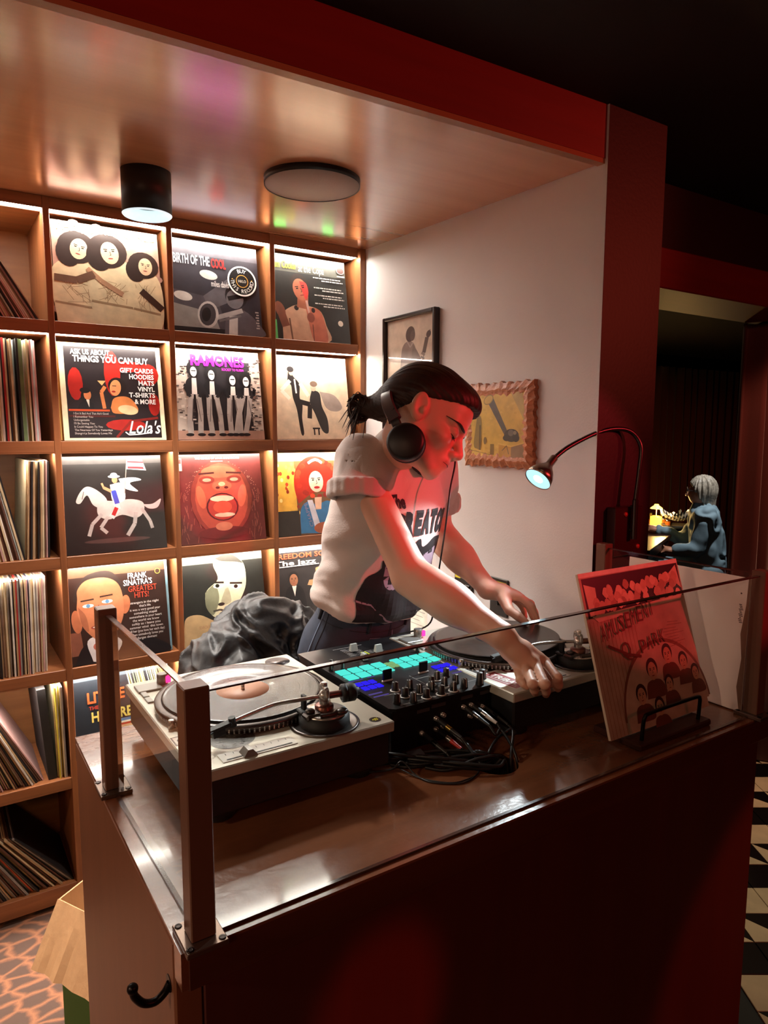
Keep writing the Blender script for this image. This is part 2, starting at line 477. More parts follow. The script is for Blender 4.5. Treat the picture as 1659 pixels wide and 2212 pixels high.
B().box((-P_, DEP, .06), (4 * P_ + .014, DEP + .012, 2.326)).build('back_panel', wood_back, shelf)
B().box((-P_, .05, 0), (4 * P_, DEP, .06)).build('plinth', mat('dark_plinth', '1a0f0b', .7), shelf)

# ------------------------------------------------------------------ records standing spine out at the left
PAL = dict(white='d8cfc0', cream='c9b48e', tan='a88660', brown='5f3d2a', black='191413', red='a5231f', orange='c2552a', blue='46506e',
           green='6d8456', pink='c79a92', grey='8a8078', yellow='d3bb3c', pale='bcd0cc')
spm = {k: mat('card_spine_' + k, v, .6, grain=('z', 300, .38)) for k, v in PAL.items()}
WORD = dict(white='white', cream='cream', tan='tan', brown='brown', black='black', red='red', orange='orange', blue='blue', green='green', pink='pinkish', grey='grey', yellow='yellow', pale='pale blue')
def ordinal(i): return {1: 'first', 2: 'second', 3: 'third'}.get(i, '%d%s' % (i, {1: 'st', 2: 'nd', 3: 'rd'}.get(i % 10 if i > 20 else 0, 'th')))
_sl = {}
def sleeve_mesh(k):
    if k not in _sl:
        b = B(); b.box((-1, 0, 0), (0, .313, .315)); b.v = [(x * .0042, y, z) for x, y, z in b.v]
        o = b.build('record_sleeve', spm[k]); _sl[k] = o.data; bpy.data.objects.remove(o)
    return _sl[k]
def spine(k, x, r, ang, t, label, group, y=None, s=1.):
    o = bpy.data.objects.new('record_sleeve', sleeve_mesh(k)); COL.objects.link(o)
    a = radians(ang)
    zb = ztop(r + 1) + (SH if r < 6 else 0) + .0003
    o.location = (x, y if y is not None else .012 + random.random() * .022, zb + (t * sin(a) if a > 0 else 0))
    o.rotation_euler = (0, -a, 0); o.scale = (t / .0042, 1, s)
    return tag(o, label, 'record sleeve', group)
def run(r, x_top0, n, a0, a1, pal, label, group, tl=(.0036, .0056), special={}):
    x = x_top0
    cell = ' in the ' + {1: 'top left cell', 2: 'second cell down', 3: 'third cell down', 4: 'packed fourth cell down', 5: 'fifth cell down', 6: 'unlit bottom cell'}[r]
    how = 'leaning' if 'leaning' in label else 'standing'
    for i in range(n):
        a = a0 + (a1 - a0) * i / max(1, n - 1); t = random.uniform(*tl)
        k = random.choice(pal); gr = group; lb = '%s record sleeve %s %s from the right%s' % (WORD[k], how, ordinal(n - i), cell)
        if i in special: k, lb, gr = special[i]
        x += t / cos(radians(a))
        spine(k, x + .315 * sin(radians(a)), r, a, t, lb, gr, s=random.uniform(.985, 1.0))
    return x
W_ = ['white', 'cream', 'white', 'cream', 'tan', 'pale']
run(1, .014, 33, 20, 31, ['cream', 'brown', 'white', 'tan', 'white', 'pink', 'black', 'pink'], 'record sleeve leaning left in the top left cell of the shelf',
    'records leaning in the top left cell', special={32: ('cream', 'cream record sleeve, outermost of the leaning row in the top left cell', None), 30: ('pink', 'pinkish record sleeve near the end of the leaning row in the top left cell', None)})
run(2, .15, 33, .4, 1.0, W_ + ['brown', 'green', 'pink', 'black', 'tan'], 'record sleeve standing in the second cell down at the left', 'records in the second cell down', (.0042, .0062),
    special={16: ('red', 'bright red spine standing among pale ones in the second cell down', None), 22: ('black', 'thick black album spine with pale lettering in the second cell down', None), 23: ('black', 'thick black album spine right beside its black twin in the second cell down', None)})
run(3, .014, 41, 7, 12, ['cream', 'tan', 'pink', 'brown', 'white', 'cream'], 'record sleeve leaning left in the third cell down', 'records leaning in the third cell down',
    special={40: ('black', 'black record sleeve at the end of the leaning row in the third cell down', None), 38: ('pale', 'pale blue record sleeve near the end of the leaning row in the third cell down', None)})
run(3, .285, 14, -3.5, -2, ['cream', 'tan', 'brown', 'cream', 'black', 'pink'], 'record sleeve standing at the right side of the third cell down', 'records at the right of the third cell down')
run(4, .15, 38, .6, -1.2, ['white', 'cream', 'cream', 'tan', 'pink', 'brown', 'white', 'black', 'grey'], 'record sleeve in the tightly packed fourth cell down', 'records packed in the fourth cell down', (.0038, .0052),
    special={37: ('white', 'white record sleeve at the right end of the packed fourth cell down', None), 18: ('red', 'dark red spine in the middle of the packed fourth cell down', None), 26: ('blue', 'blue spine right of the middle in the packed fourth cell down', None)})
run(5, .012, 28, 14, 27, ['tan', 'brown', 'cream', 'brown', 'black', 'white', 'tan', 'pink'], 'record sleeve leaning left in the fifth cell down', 'records leaning in the fifth cell down')
spine('black', .324, 5, 4, .026, 'thick black box set standing in the fifth cell down', None)
for i, k in enumerate(['cream', 'yellow', 'white', 'yellow', 'cream', 'grey']):
    t = .0042; x = .331 + i * .0048
    spine(k, x, 5, .6, t, '%s sleeve standing %s from the right post of the fifth cell down' % (WORD[k], ordinal(6 - i)), 'upright sleeves in the fifth cell down')
run(6, .012, 31, 24, 40, ['tan', 'brown', 'grey', 'brown', 'cream', 'black'], 'record sleeve leaning left in the unlit bottom cell', 'records leaning in the bottom cell', special={14: ('orange', 'orange record sleeve leaning in the unlit bottom cell', None)})

# ------------------------------------------------------------------ record covers shown face out (generic pictures, the words as they stand)
card = mat('cover_card', 'cbbfa8', .5)
print_m = mat('printed_cover', (.5, .5, .5), .36, attr=True, vary=(26, .16), coat=.25)
ink_m = mat('cover_lettering', (.5, .5, .5), .36, attr=True, coat=.2)
def cover(c, r, label, art, off=.003, w=.325, h=.325, tilt=9.5, y0=.010, edge=None, group=None, lift=0.):
    b = B(); b.box((0, 0, -.004), (w, h, 0), .0008)
    o = b.build('album_sleeve', edge or card)
    o.location = (c * P_ + T_ / 2 + off, y0, ztop(r + 1) + SH + .002 + lift)
    o.rotation_euler = (radians(90 - tilt), 0, 0)
    tag(o, label, 'record sleeve', group)
    if art:
        p = Print(w, h); l = Print(w, h, base=.0027); art(p, l)
        if p.v: p.build('cover_picture', print_m, o, local=True)
        if l.v: l.build('lettering', ink_m, o, local=True)
        if hasattr(p, 'sub'): q = Print(w, h, base=.0032); p.sub[1](q); q.build(p.sub[0], ink_m, o, local=True)
    return o
def head(p, u, v, s, skin, hair, dark='1c1512', tilt=0, hs=1.0, shade=None):
    """plain generic head: hair, face, brows, eyes, nose, mouth; s = half height"""
    def q(x, y):
        a = radians(tilt); return (u + (x * cos(a) - y * sin(a)) * s, v + (x * sin(a) + y * cos(a)) * s)
    p.el(*q(0, -.18), .86 * s * hs, .98 * s, hair, tilt)
    p.el(*q(0, .12), .66 * s, .88 * s, skin, tilt)
    if shade: p.blob([q(.1, -.55), q(.62, -.3), q(.6, .45), q(.2, .95), q(.1, .3)], shade)
    for sx in (-1, 1):
        p.line([q(sx * .42, -.17), q(sx * .14, -.15)], .07 * s, dark)
        p.el(*q(sx * .27, -.02), .11 * s, .055 * s, dark, tilt, 10)
    p.line([q(.02, .0), q(.08, .28), q(-.04, .31)], .045 * s, dark)
    p.el(*q(0, .56), .2 * s, .06 * s, '8a3a34' if skin != 'd9d4c4' else '3a3432', tilt, 10)

def sticker_cool(l):
    for rr, cc in ((.17, 'f1efe9'), (.152, '0c0b0c'), (.072, 'cf9a44'), (.064, '0c0b0c')): l.el(.80, .39, rr, rr, cc, n=36)
    l.arc('BUY', .80, .39, .094, .042, 'f1efe9', 90, 52); l.arc('THIS RECORD', .80, .39, .134, .042, 'f1efe9', 270, 190, True)
    l.text('HI/LO', .80, .405, .03, 'e8e2d4', .09, 'c')
    for a in (172, 8): l.el(.80 + .115 * cos(radians(a)), .39 - .115 * sin(radians(a)), .008, .008, 'cf9a44', n=8)
def a_girls(p, l):
    p.rect(0, 0, 1, 1, 'b58d7c')
    for k in range(40): p.el(random.random(), random.random(), .05, .035, random.choice(['ab8375', 'bd9786', 'b08676']), n=8)
    for u, v, wd, ht in ((.2, .74, .26, .5), (.53, .7, .26, .5), (.85, .74, .17, .44)):
        p.blob([(u - wd * .75, 1), (u - wd * .9, v - ht * .4), (u - wd * .4, v - ht * .72), (u, v - ht * .66), (u + wd * .5, v - ht * .74), (u + wd * .95, v - ht * .3), (u + wd * .75, 1)], 'd6c29c')
        for k in range(16): p.line([(u - wd * .6 + random.random() * wd * 1.2, v + random.random() * .3 - .2) for _ in (0, 1)], .004, '8d7252')
        p.line([(u - wd * .8, v + .07), (u + wd * .75, v + .11)], .02, '9a8060')
    for u, v, s, t in ((.22, .25, .14, 12), (.5, .25, .15, -6), (.84, .35, .12, 5)):
        p.el(u, v, s * 1.25, s * 1.15, '2b1d18'); p.el(u - .08, v + .06, s * .8, s, '2b1d18')
        head(p, u + .02, v, s * .86, 'd9b392', '2b1d18', tilt=t)
    p.line([(.3, .45), (.42, .56), (.62, .68)], .05, 'a87e60'); p.line([(.0, .57), (.2, .58), (.36, .5)], .07, '6a4a38')
    p.line([(.8, .62), (1, .8)], .07, '3c271e')
    l.text('THE JONES GIRLS', .02, .09, .06, '8f6f62', .95)
def a_cool(p, l):
    p.rect(0, 0, 1, 1, '2d2a31'); p.rect(0, 0, 1, .16, '4a474e'); p.pg([(0, .55), (.5, .62), (.6, 1), (0, 1)], '47434a'); p.pg([(0, .7), (.45, .78), (.5, .95), (0, .95)], '8d8986')
    p.pg([(.34, .6), (.66, .36), (.72, .6), (.4, .75)], '5c585d'); p.rect(0, .95, 1, 1, '18161a')
    for u, v in ((.42, .36), (.12, .62)): p.el(u, v, .1, .05, 'c5bfb8', 8)
    p.el(.72, .56, .13, .14, '1b181b', 20); p.el(.7, .6, .1, .11, '6b666a', 20); p.line([(.62, .6), (.8, .55)], .05, '111012')
    p.blob([(.55, 1), (.6, .78), (.8, .72), (1, .9), (1, 1)], '575157'); p.pg([(.62, .8), (.72, .78), (.7, 1), (.6, 1)], 'bdb6b2')
    p.line([(.46, .83), (.78, .72)], .05, 'a39c99'); p.line([(.5, .86), (.76, .78)], .025, '6a6466')
    p.el(.38, .8, .115, .15, 'b9b2ae', 15); p.el(.375, .8, .09, .125, '3d393d', 15); p.el(.36, .8, .05, .08, '121013', 15)
    for k in range(7): p.rect(.93 + (k % 2) * .01, .72 + k * .03, .97, .735 + k * .03, 'a9a39e')
    l.text('BIRTH OF THE', .04, .265, .1, 'd9d9d9', .4, off=.02); l.text('COOL', .455, .275, .1, 'b5211c', .165, off=.03)
    l.text('miles davis', .44, .485, .065, 'd9d4cf', .2, off=.012)
    p.sub = ('round_sticker', sticker_cool)
def a_copa(p, l):
    p.rect(0, 0, 1, 1, '23221f'); p.rect(0, 0, 1, .2, '4b4a42')
    p.blob([(.1, 1), (.12, .72), (.22, .62), (.36, .58), (.6, .62), (.68, .8), (.7, 1)], 'c2977c'); p.blob([(.42, .6), (.6, .62), (.67, .8), (.68, 1), (.5, 1)], 'b5654f')
    p.line([(.2, .75), (.22, 1)], .02, '6d4a3a'); p.line([(.5, .8), (.5, 1)], .012, '6d3a30')
    p.el(.3, .62, .03, .03, '2a2220'); p.el(.52, .63, .025, .03, '2a2220')
    p.line([(.4, .46), (.38, .62)], .14, '9c5b42'); head(p, .37, .38, .15, 'a8634a', '2b211c', tilt=-14, shade='c03a34', hs=.9)
    p.el(.09, .66, .06, .1, '7d4a38', -20); p.line([(.09, .66), (.15, .85)], .1, '7d4a38'); p.line([(.44, .52), (.47, .72)], .03, 'c0968a'); p.el(.48, .72, .05, .06, '8a4b3c')
    p.el(.88, .76, .035, .035, 'd8c8b6'); p.rect(.07, .005, .22, .045, '49b04a'); p.rect(.7, .03, .84, .07, '49b04a'); p.rect(0, .78, .035, 1, '57b86a'); p.rect(.0, .45, .012, .56, '57b86a')
    l.text('Sam Cooke', .02, .165, .085, 'a9a41c', .31, shear=.2, off=.01); l.text('at the Copa', .36, .185, .085, 'dcd8d0', .34, shear=.2)
    for v in (.24, .36, .45, .55):
        for k, (u0, u1) in enumerate(((.55, .92), (.66, .95))):
            u = u0
            while u < u1: d = random.uniform(.015, .05); l.rect(u, v + k * .03 - .012, min(u + d, u1), v + k * .03, 'c9c3ba'); u += d + .008
    l.el(.93, .11, .055, .045, 'b59a90'); l.el(.93, .11, .048, .038, '4b3430'); l.rect(.88, .175, .98, .19, 'c9c3ba')
def a_buy(p, l):
    p.rect(0, 0, 1, 1, 'eadfb8'); p.rect(.05, .035, .955, .975, '1f1719')
    for u, v, ru, rv in ((.14, .42, .07, .17), (.5, .3, .08, .24), (.66, .22, .14, .06), (.85, .3, .12, .12), (.9, .62, .06, .12), (.6, .84, .2, .06)): p.el(u, v, ru, rv, 'a01d14', n=14)
    p.rect(.06, .68, .45, .7, 'c24a1c'); p.el(.23, .55, .05, .07, '0e0c0d'); p.el(.245, .53, .035, .055, 'd07b4c'); p.el(.225, .485, .05, .03, '140f0f')
    p.pg([(.17, .62), (.22, .57), (.3, .62), (.3, .68), (.14, .68)], '100d0e'); p.pg([(.23, .58), (.26, .58), (.255, .66)], 'e7dccb')
    p.line([(.4, .67), (.38, .5), (.42, .44)], .035, 'c77642'); p.pg([(.35, .38), (.43, .38), (.39, .43)], 'd9a06a')
    p.el(.54, .43, .09, .09, '190f0e'); p.el(.52, .45, .055, .085, 'd98a58', 10); p.el(.5, .49, .02, .01, '9a1a18'); p.line([(.49, .43), (.53, .43)], .008, '2a1412')
    p.blob([(.46, .66), (.5, .56), (.62, .54), (.7, .6), (.72, .7), (.5, .72)], 'd07a40'); p.el(.63, .68, .1, .05, 'e3b98c', 8)
    p.line([(.5, .97), (.65, .8), (.93, .76)], .025, '7c1c14'); p.rect(.06, .74, .5, .76, '4a1510')
    l.text('ASK US ABOUT...', .11, .115, .052, 'efe9e2', .41, off=.025); l.text('THINGS YOU CAN BUY', .13, .19, .062, 'efe9e2', .74, off=.028)
    for t, v, wd in (('GIFT CARDS', .285, .34), ('HOODIES', .35, .25), ('HATS', .415, .16), ('VINYL', .48, .175), ('T-SHIRTS', .545, .265), ('& MORE', .615, .215)): l.text(t, .915, v, .048, 'efe9e2', wd, 'r', off=.025)
    for i, (t, wd) in enumerate((("I Got It Bad And That Ain't Good", .33), ('I Remember You', .18), ('Unforgettable', .145), ("I'll Be Seeing You", .19), ('It Could Happen To You', .265), ('The Nearness Of You Yesterdays', .36), ('Shangri-La Somebody Loves Me', .35))): l.text(t, .1, .735 + i * .034, .021, 'c9beb4', wd)
    l.text("Lola's", .62, .93, .13, 'f2eee8', .33, shear=.35, off=.012); l.line([(.585, .915), (.62, .945), (.72, .94), (.82, .925), (.86, .9)], .012, 'f2eee8')
def a_punk(p, l):
    p.rect(0, 0, 1, 1, 'b9a99c'); p.rect(.18, .12, .88, .92, '211d1f')
    for k in range(150):
        u = random.choice([random.uniform(0, .2), random.uniform(.85, .98)]); v = random.uniform(.02, .93); p.rect(u, v, u + .035, v + .014, random.choice(['4a4240', '7a6d66', 'd9cdc0', '2b2626']))
    p.rect(0, .9, 1, 1, 'a8806e')
    for u, v0, lean in ((.22, .19, -.01), (.42, .22, .01), (.66, .27, .0), (.82, .28, -.05)):
        p.blob([(u - .09, .52), (u - .09, v0 + .18), (u - .02, v0 + .12), (u + .08, v0 + .17), (u + .1, .5)], random.choice(['121012', '1a1719']))
        p.pg([(u - .02, v0 + .13), (u + .03, v0 + .13), (u + .03, .5), (u - .03, .5)], 'cfc4bb')
        for sx in (-1, 1):
            p.line([(u + sx * .04, .5), (u + sx * .06 + lean, .72), (u + sx * .055 + lean * 2, .93)], .06, 'a89a92'); p.line([(u + sx * .02, .55), (u + sx * .05, .8)], .008, '5d534f')
            p.el(u + sx * .065 + lean * 2, .945, .045, .018, '1c1819'); p.line([(u + sx * .09, v0 + .2), (u + sx * .105, .42), (u + sx * .05, .53)], .035, '1d1a1c')
        p.el(u, v0 + .03, .07, .09, '141113'); p.el(u + .005, v0 + .06, .036, .055, 'd9cdc4'); p.line([(u - .02, v0 + .05), (u + .03, v0 + .05)], .012, '1d1a1c')
    l.text('RAMONES', .2, .175, .115, 'b0149a', .62, off=.04); l.text('ROCKET TO RUSSIA', .55, .225, .028, 'b0209a', .26, off=.02)
def a_cream(p, l):
    p.rect(0, 0, 1, 1, 'dcc3a6')
    p.blob([(.2, .2), (.24, .18), (.27, .25), (.34, .34), (.33, .5), (.36, .58), (.34, .75), (.35, .93), (.31, .93), (.28, .65), (.24, .5), (.23, .36), (.19, .32)], '26201f')
    p.el(.245, .19, .035, .05, 'c49a80'); p.el(.235, .165, .045, .035, '221c1c'); p.line([(.22, .3), (.1, .42), (.2, .52)], .045, 'e9dcc9'); p.line([(.35, .33), (.45, .48)], .05, 'e9dcc9'); p.line([(.28, .28), (.29, .45)], .02, 'efe7da')
    p.line([(.33, .55), (.46, .58), (.44, .75)], .06, '26201f')
    p.blob([(.5, .4), (.6, .44), (.62, .6), (.68, .75), (.68, .92), (.6, .9), (.52, .7), (.46, .55)], '2a2626'); p.blob([(.6, .42), (.8, .46), (.9, .6), (.82, .66), (.68, .62)], '9d8a80')
    p.el(.52, .37, .04, .05, 'c9a48c'); p.el(.53, .33, .05, .035, '6b5648'); p.rect(.47, .86, .57, .88, '2a211e'); p.rect(.48, .88, .5, .95, '2a211e'); p.rect(.54, .88, .56, .95, '2a211e')
    l.text('FLEETWOOD MAC', .4, .18, .045, 'c9b396', .36); l.text('RUMOURS', .55, .25, .045, 'c9b396', .18)
def a_horse(p, l):
    p.rect(0, 0, 1, 1, '1d1a18'); p.rect(0, 0, 1, .08, '3a3633'); p.el(.5, .88, .33, .025, '4a3430')
    g = 'b5a9a2'
    p.blob([(.33, .45), (.48, .47), (.66, .46), (.78, .5), (.78, .6), (.7, .66), (.56, .62), (.42, .66), (.32, .6)], g)
    p.blob([(.36, .55), (.28, .5), (.23, .4), (.16, .48), (.12, .46), (.17, .36), (.24, .31), (.34, .36), (.42, .46)], g)
    for q, wd in (([(.36, .6), (.26, .7), (.22, .82)], .035), ([(.42, .63), (.34, .74), (.4, .8)], .035), ([(.7, .6), (.68, .72), (.6, .84)], .04), ([(.76, .56), (.84, .7), (.86, .78)], .035)): p.line(q, wd, 'a79b95')
    p.blob([(.77, .52), (.88, .52), (.97, .47), (.93, .56), (.84, .57)], 'b7a09b'); p.line([(.2, .36), (.18, .44)], .006, '4a3a34')
    p.blob([(.46, .3), (.58, .29), (.6, .46), (.48, .48)], 'c9c0bb'); p.line([(.5, .45), (.52, .56), (.45, .64)], .06, 'c4bab6'); p.line([(.51, .54), (.47, .62)], .04, 'a01f1e'); p.line([(.49, .36), (.52, .5)], .05, '33409a')
    p.el(.51, .25, .028, .036, 'b97c58'); p.el(.505, .215, .06, .015, 'd9d5cf'); p.el(.505, .2, .035, .025, 'd9d5cf'); p.blob([(.55, .24), (.7, .23), (.78, .26), (.66, .29), (.74, .38), (.6, .34)], 'cfc7c0')
    p.line([(.6, .4), (.65, .02)], .008, '8a7a70'); p.pg([(.65, .02), (.8, .03), (.84, .16), (.64, .14)], 'c9c2bd')
    for k in (0, 1): p.pg([(.65, .05 + k * .06), (.81, .06 + k * .06), (.82, .085 + k * .06), (.65, .075 + k * .06)], 'a3262a')
    p.line([(.4, .33), (.47, .37)], .03, 'b97c58'); p.line([(.38, .28), (.4, .34)], .02, 'b97c58'); p.line([(.49, .33), (.59, .4)], .025, 'd9d5cf')
def a_laugh(p, l):
    p.rect(0, 0, 1, 1, '57211d')
    for k in range(120):
        a = random.uniform(pi, 2 * pi); rr = .45 + random.gauss(0, .015); u, v = .5 + rr * cos(a) * .95, .55 + rr * sin(a); p.rect(u, v, u + .008, v + .006, 'a5705c')
    for k in range(60): u = random.choice([random.uniform(.02, .22), random.uniform(.8, .98)]); v = random.uniform(.4, .95); p.line([(u, v), (u + random.uniform(-.02, .02), v + .07)], .006, '8a4a3e')
    p.el(.5, .5, .36, .43, '6d2b20'); p.el(.5, .5, .31, .4, '8f3f2c'); p.el(.48, .2, .2, .07, 'a35037'); p.el(.5, .89, .3, .07, '4a1b17')
    for s in (-1, 1): p.el(.5 + s * .16, .29, .09, .045, '70281e'); p.el(.5 + s * .16, .29, .05, .02, 'b97c64'); p.line([(.5 + s * .25, .22), (.5 + s * .07, .21)], .02, '3a1512'); p.el(.5 + s * .24, .48, .05, .13, 'b4573a', s * 10)
    p.el(.51, .36, .115, .06, 'a94f36'); p.el(.51, .34, .04, .025, 'd08a68'); p.el(.46, .38, .025, .015, '3c1511'); p.el(.56, .38, .025, .015, '3c1511')
    p.el(.5, .6, .19, .16, '2c0d0c'); p.el(.5, .6, .17, .145, '8e2f22'); p.el(.5, .505, .14, .035, 'd7a98c'); p.el(.52, .69, .12, .025, 'd7a98c'); p.el(.5, .6, .11, .07, 'b0442d'); p.el(.5, .82, .1, .05, 'a96a4e')
    l.text('THE GENIUS OF LOUIS ARMSTRONG', .22, .055, .024, 'd9c3b4', .52, off=.02); l.rect(.4, .075, .54, .083, 'c9b09f'); l.rect(.02, .04, .07, .18, 'b99a8c'); l.rect(.025, .05, .065, .1, '6b2f2a')
def a_redhair(p, l):
    p.rect(0, 0, 1, 1, '6d4a28'); p.rect(0, 0, .28, .7, 'd9a13c'); p.rect(0, .0, 1, .1, 'e3c87e')
    for k in range(26): p.el(random.uniform(.02, .3), random.uniform(.1, .75), .02, .025, random.choice(['f0d68a', 'b03a18', 'e7b04a', '8a2a12']), n=8)
    p.rect(0, .7, .3, 1, '2b2620')
    p.blob([(.3, .62), (.26, .4), (.3, .2), (.45, .06), (.65, .06), (.82, .2), (.9, .45), (.86, .64), (.7, .5), (.5, .5)], 'a6230f')
    for k in range(40): a = random.uniform(0, 2 * pi); p.el(.58 + .27 * cos(a), .32 + .22 * sin(a), .035, .03, random.choice(['b92c12', '8d1b0c', 'c93c1c']), n=8)
    head(p, .56, .34, .15, 'e0b79c', 'a6230f'); p.el(.565, .43, .04, .016, 'a5101a'); p.line([(.47, .13), (.52, .1), (.57, .085), (.62, .1), (.66, .13)], .03, 'e9dfd0')
    p.blob([(.3, .98), (.32, .7), (.42, .6), (.55, .64), (.7, .6), (.82, .7), (.86, .98)], '2f6f9a'); p.pg([(.52, .55), (.62, .55), (.6, .7), (.52, .7)], 'd9ae92'); p.pg([(.42, .58), (.49, .58), (.58, .93), (.5, .95)], 'c9c3cb'); p.el(.62, .93, .14, .07, 'a0522e')
    l.text('CHAPPE', .475, .9, .045, '8f7f93', .3, rot=103)
def a_hits(p, l):
    p.rect(0, 0, 1, 1, '2c1a14'); p.rect(0, 0, 1, .1, '5b4330'); p.pg([(0, .66), (.1, .66), (.12, .9), (0, .9)], '7c4a38')
    p.blob([(.02, 1), (.1, .83), (.2, .78), (.4, .76), (.6, .8), (.86, .84), (.96, 1)], '191315'); p.blob([(.2, .98), (.16, .76), (.35, .72), (.5, .82), (.36, 1)], 'cfc6c4'); p.el(.27, .83, .06, .045, 'b0614f')
    p.el(.07, .55, .05, .12, 'ad6544', -5); p.el(.56, .43, .05, .1, 'ad6544', 8); p.blob([(.08, .2), (.2, .08), (.42, .06), (.54, .2), (.53, .34), (.08, .36)], '2d211d')
    p.blob([(.09, .32), (.1, .22), (.2, .13), (.4, .13), (.52, .24), (.54, .5), (.47, .68), (.36, .78), (.26, .77), (.13, .62), (.08, .45)], 'b9714e'); p.blob([(.09, .4), (.16, .5), (.18, .66), (.12, .6)], '9a5a3e')
    for u, v in ((.19, .4), (.38, .375)): p.el(u, v, .055, .02, 'e0d3c6'); p.el(u, v, .02, .02, '5d86a8'); p.line([(u - .07, v - .055), (u + .06, v - .065)], .016, '33231c')
    p.line([(.29, .4), (.31, .52), (.25, .54)], .012, '8a4c36'); p.el(.28, .63, .08, .022, '8a3a30'); p.el(.28, .628, .06, .01, 'e0d3c6')
    l.text('FRANK', .605, .165, .06, 'e6e0da', .2, off=.01); l.text("SINATRA'S", .555, .235, .06, 'e6e0da', .3, off=.01); l.text('GREATEST', .6, .305, .06, 'c5402a', .3); l.text('HITS!', .66, .375, .06, 'c5402a', .15)
    for i, (t, wd) in enumerate((('strangers in the night', .3), ("that's life", .12), ('it was a very good year', .32), ('something stupid', .24), ('somewhere in your heart', .34), ('the world we knew', .28), ('softly as i leave you', .3), ('summer wind  this town', .35), ("tell her (you love her each day)", .38), ('when somebody loves you', .34), ('forget domani', .2))): l.text(t, .76, .44 + i * .038, .025, 'd8cfc8', wd, 'c')
    l.el(.92, .11, .03, .03, 'b98a3c'); l.el(.92, .11, .024, .024, '2c1a14')
def a_land(p, l):
    p.rect(0, 0, 1, 1, '23231f'); p.rect(0, 0, 1, .09, '6a6b62'); p.rect(0, .83, 1, 1, 'b3946b')
    p.blob([(0, .86), (.04, .68), (.2, .66), (.4, .76), (.6, .74), (.8, .7), (.95, .8), (.98, 1), (0, 1)], 'b6996f'); p.pg([(.55, .82), (.58, .66), (.66, .68), (.64, .9)], '1b1a18')
    p.blob([(.42, .02), (.62, .03), (.76, .12), (.78, .34), (.72, .5), (.62, .62), (.5, .72), (.36, .7), (.28, .55), (.3, .4), (.44, .28), (.4, .12)], 'c2c4a2'); p.blob([(.42, .04), (.6, .0), (.76, .12), (.66, .1), (.5, .08)], '3a3a33'); p.blob([(.28, .42), (.4, .34), (.44, .5), (.36, .68), (.28, .58)], '77775f')
    for u, v in ((.44, .36), (.66, .39)): p.el(u, v, .06, .025, 'e2e2cc'); p.el(u - .01, v - .005, .025, .022, '17170f'); p.line([(u - .08, v - .05), (u + .07, v - .035)], .022, '25251f')
    p.blob([(.52, .4), (.56, .4), (.58, .55), (.5, .58), (.46, .54)], '9a9b7f'); p.el(.46, .57, .04, .02, '25251f'); p.line([(.36, .64), (.44, .63), (.52, .66)], .022, '3b3a30')
    l.text('SEARCH FOR THE NEW LAND', .18, .82, .033, '9c7354', .38); l.text('LEE MORGAN', .29, .875, .045, '3b3833', .27, off=.008); l.text('WAYNE SHORTER GRANT GREEN HERBIE HANCOCK', .06, .965, .026, '8a4a33', .55)
def a_freedom(p, l):
    p.rect(0, 0, 1, 1, '262221'); p.rect(0, 0, 1, .055, 'd9d2c8'); p.pg([(.55, .28), (.68, .25), (.68, .34), (.9, .36), (.96, .5), (.8, .62), (.72, .55), (.6, .52), (.42, .48), (.45, .42), (.54, .42)], 'b58c62')
    for u, v, s in ((.24, .4, 1.), (.62, .64, .85), (.86, .62, .85)):
        p.blob([(u - .13 * s, v + .45 * s), (u - .12 * s, v + .14 * s), (u, v + .06 * s), (u + .12 * s, v + .14 * s), (u + .13 * s, v + .45 * s)], '141112'); p.pg([(u - .03 * s, v + .07 * s), (u + .03 * s, v + .07 * s), (u, v + .2 * s)], 'd9d0c4'); head(p, u, v - .01, .085 * s, '8a5a40', '1b1412'); p.el(u, v + .38 * s, .07 * s, .04 * s, '8a4a32')
    p.rect(0, .93, 1, .94, 'a8341f')
    l.text('STEREO', .03, .04, .025, '9a938c', .2); l.text('STEREO', .33, .04, .025, '9a938c', .2); l.text('FREEDOM SOUND', .0, .135, .06, 'b5452a', .95, off=.02); l.text('The Jazz', .0, .215, .055, 'd9d2c8', .56, off=.02); l.rect(0, .225, .6, .235, 'd9d2c8'); l.text('PACIFIC JAZZ', .1, .915, .06, 'a8341f', .75, off=.02)
def a_rich(p, l):
    p.rect(0, 0, 1, 1, '22262c'); p.rect(0, 0, 1, .06, '4a525a')
    for k in range(40): u = random.uniform(.55, .98); p.line([(u, .02), (u + .03, .2)], .008, random.choice(['d9c07a', 'c98a4a', '8a9a6a', 'd8d0c0']))
    p.rect(.3, .52, 1, 1, '3b78a8'); p.rect(.33, .55, .97, 1, 'd9d2bb'); p.rect(.36, .57, .95, 1, 'a8341f'); p.rect(.38, .59, .93, 1, 'cda27a')
    l.text('LITTLE', .14, .3, .11, 'c9572c', .38, off=.03); l.text('RICHARD', .56, .3, .11, 'c9572c', .42, off=.03); l.text('THE MOST', .15, .37, .035, 'a8341f', .25, off=.02); l.text('HIS GREATEST', .17, .5, .1, 'c9b25a', .75, off=.03)
def a_chair(p, l):
    p.rect(0, 0, 1, 1, '8fa0a6'); p.rect(0, .3, 1, 1, '6f8086')
    l.text('MR. CHAIR', .05, .165, .1, 'eef0ea', .56, off=.03); [l.rect(.05 + k * .055, .198, .09 + k * .055, .215, 'dfe3de') for k in range(9)]

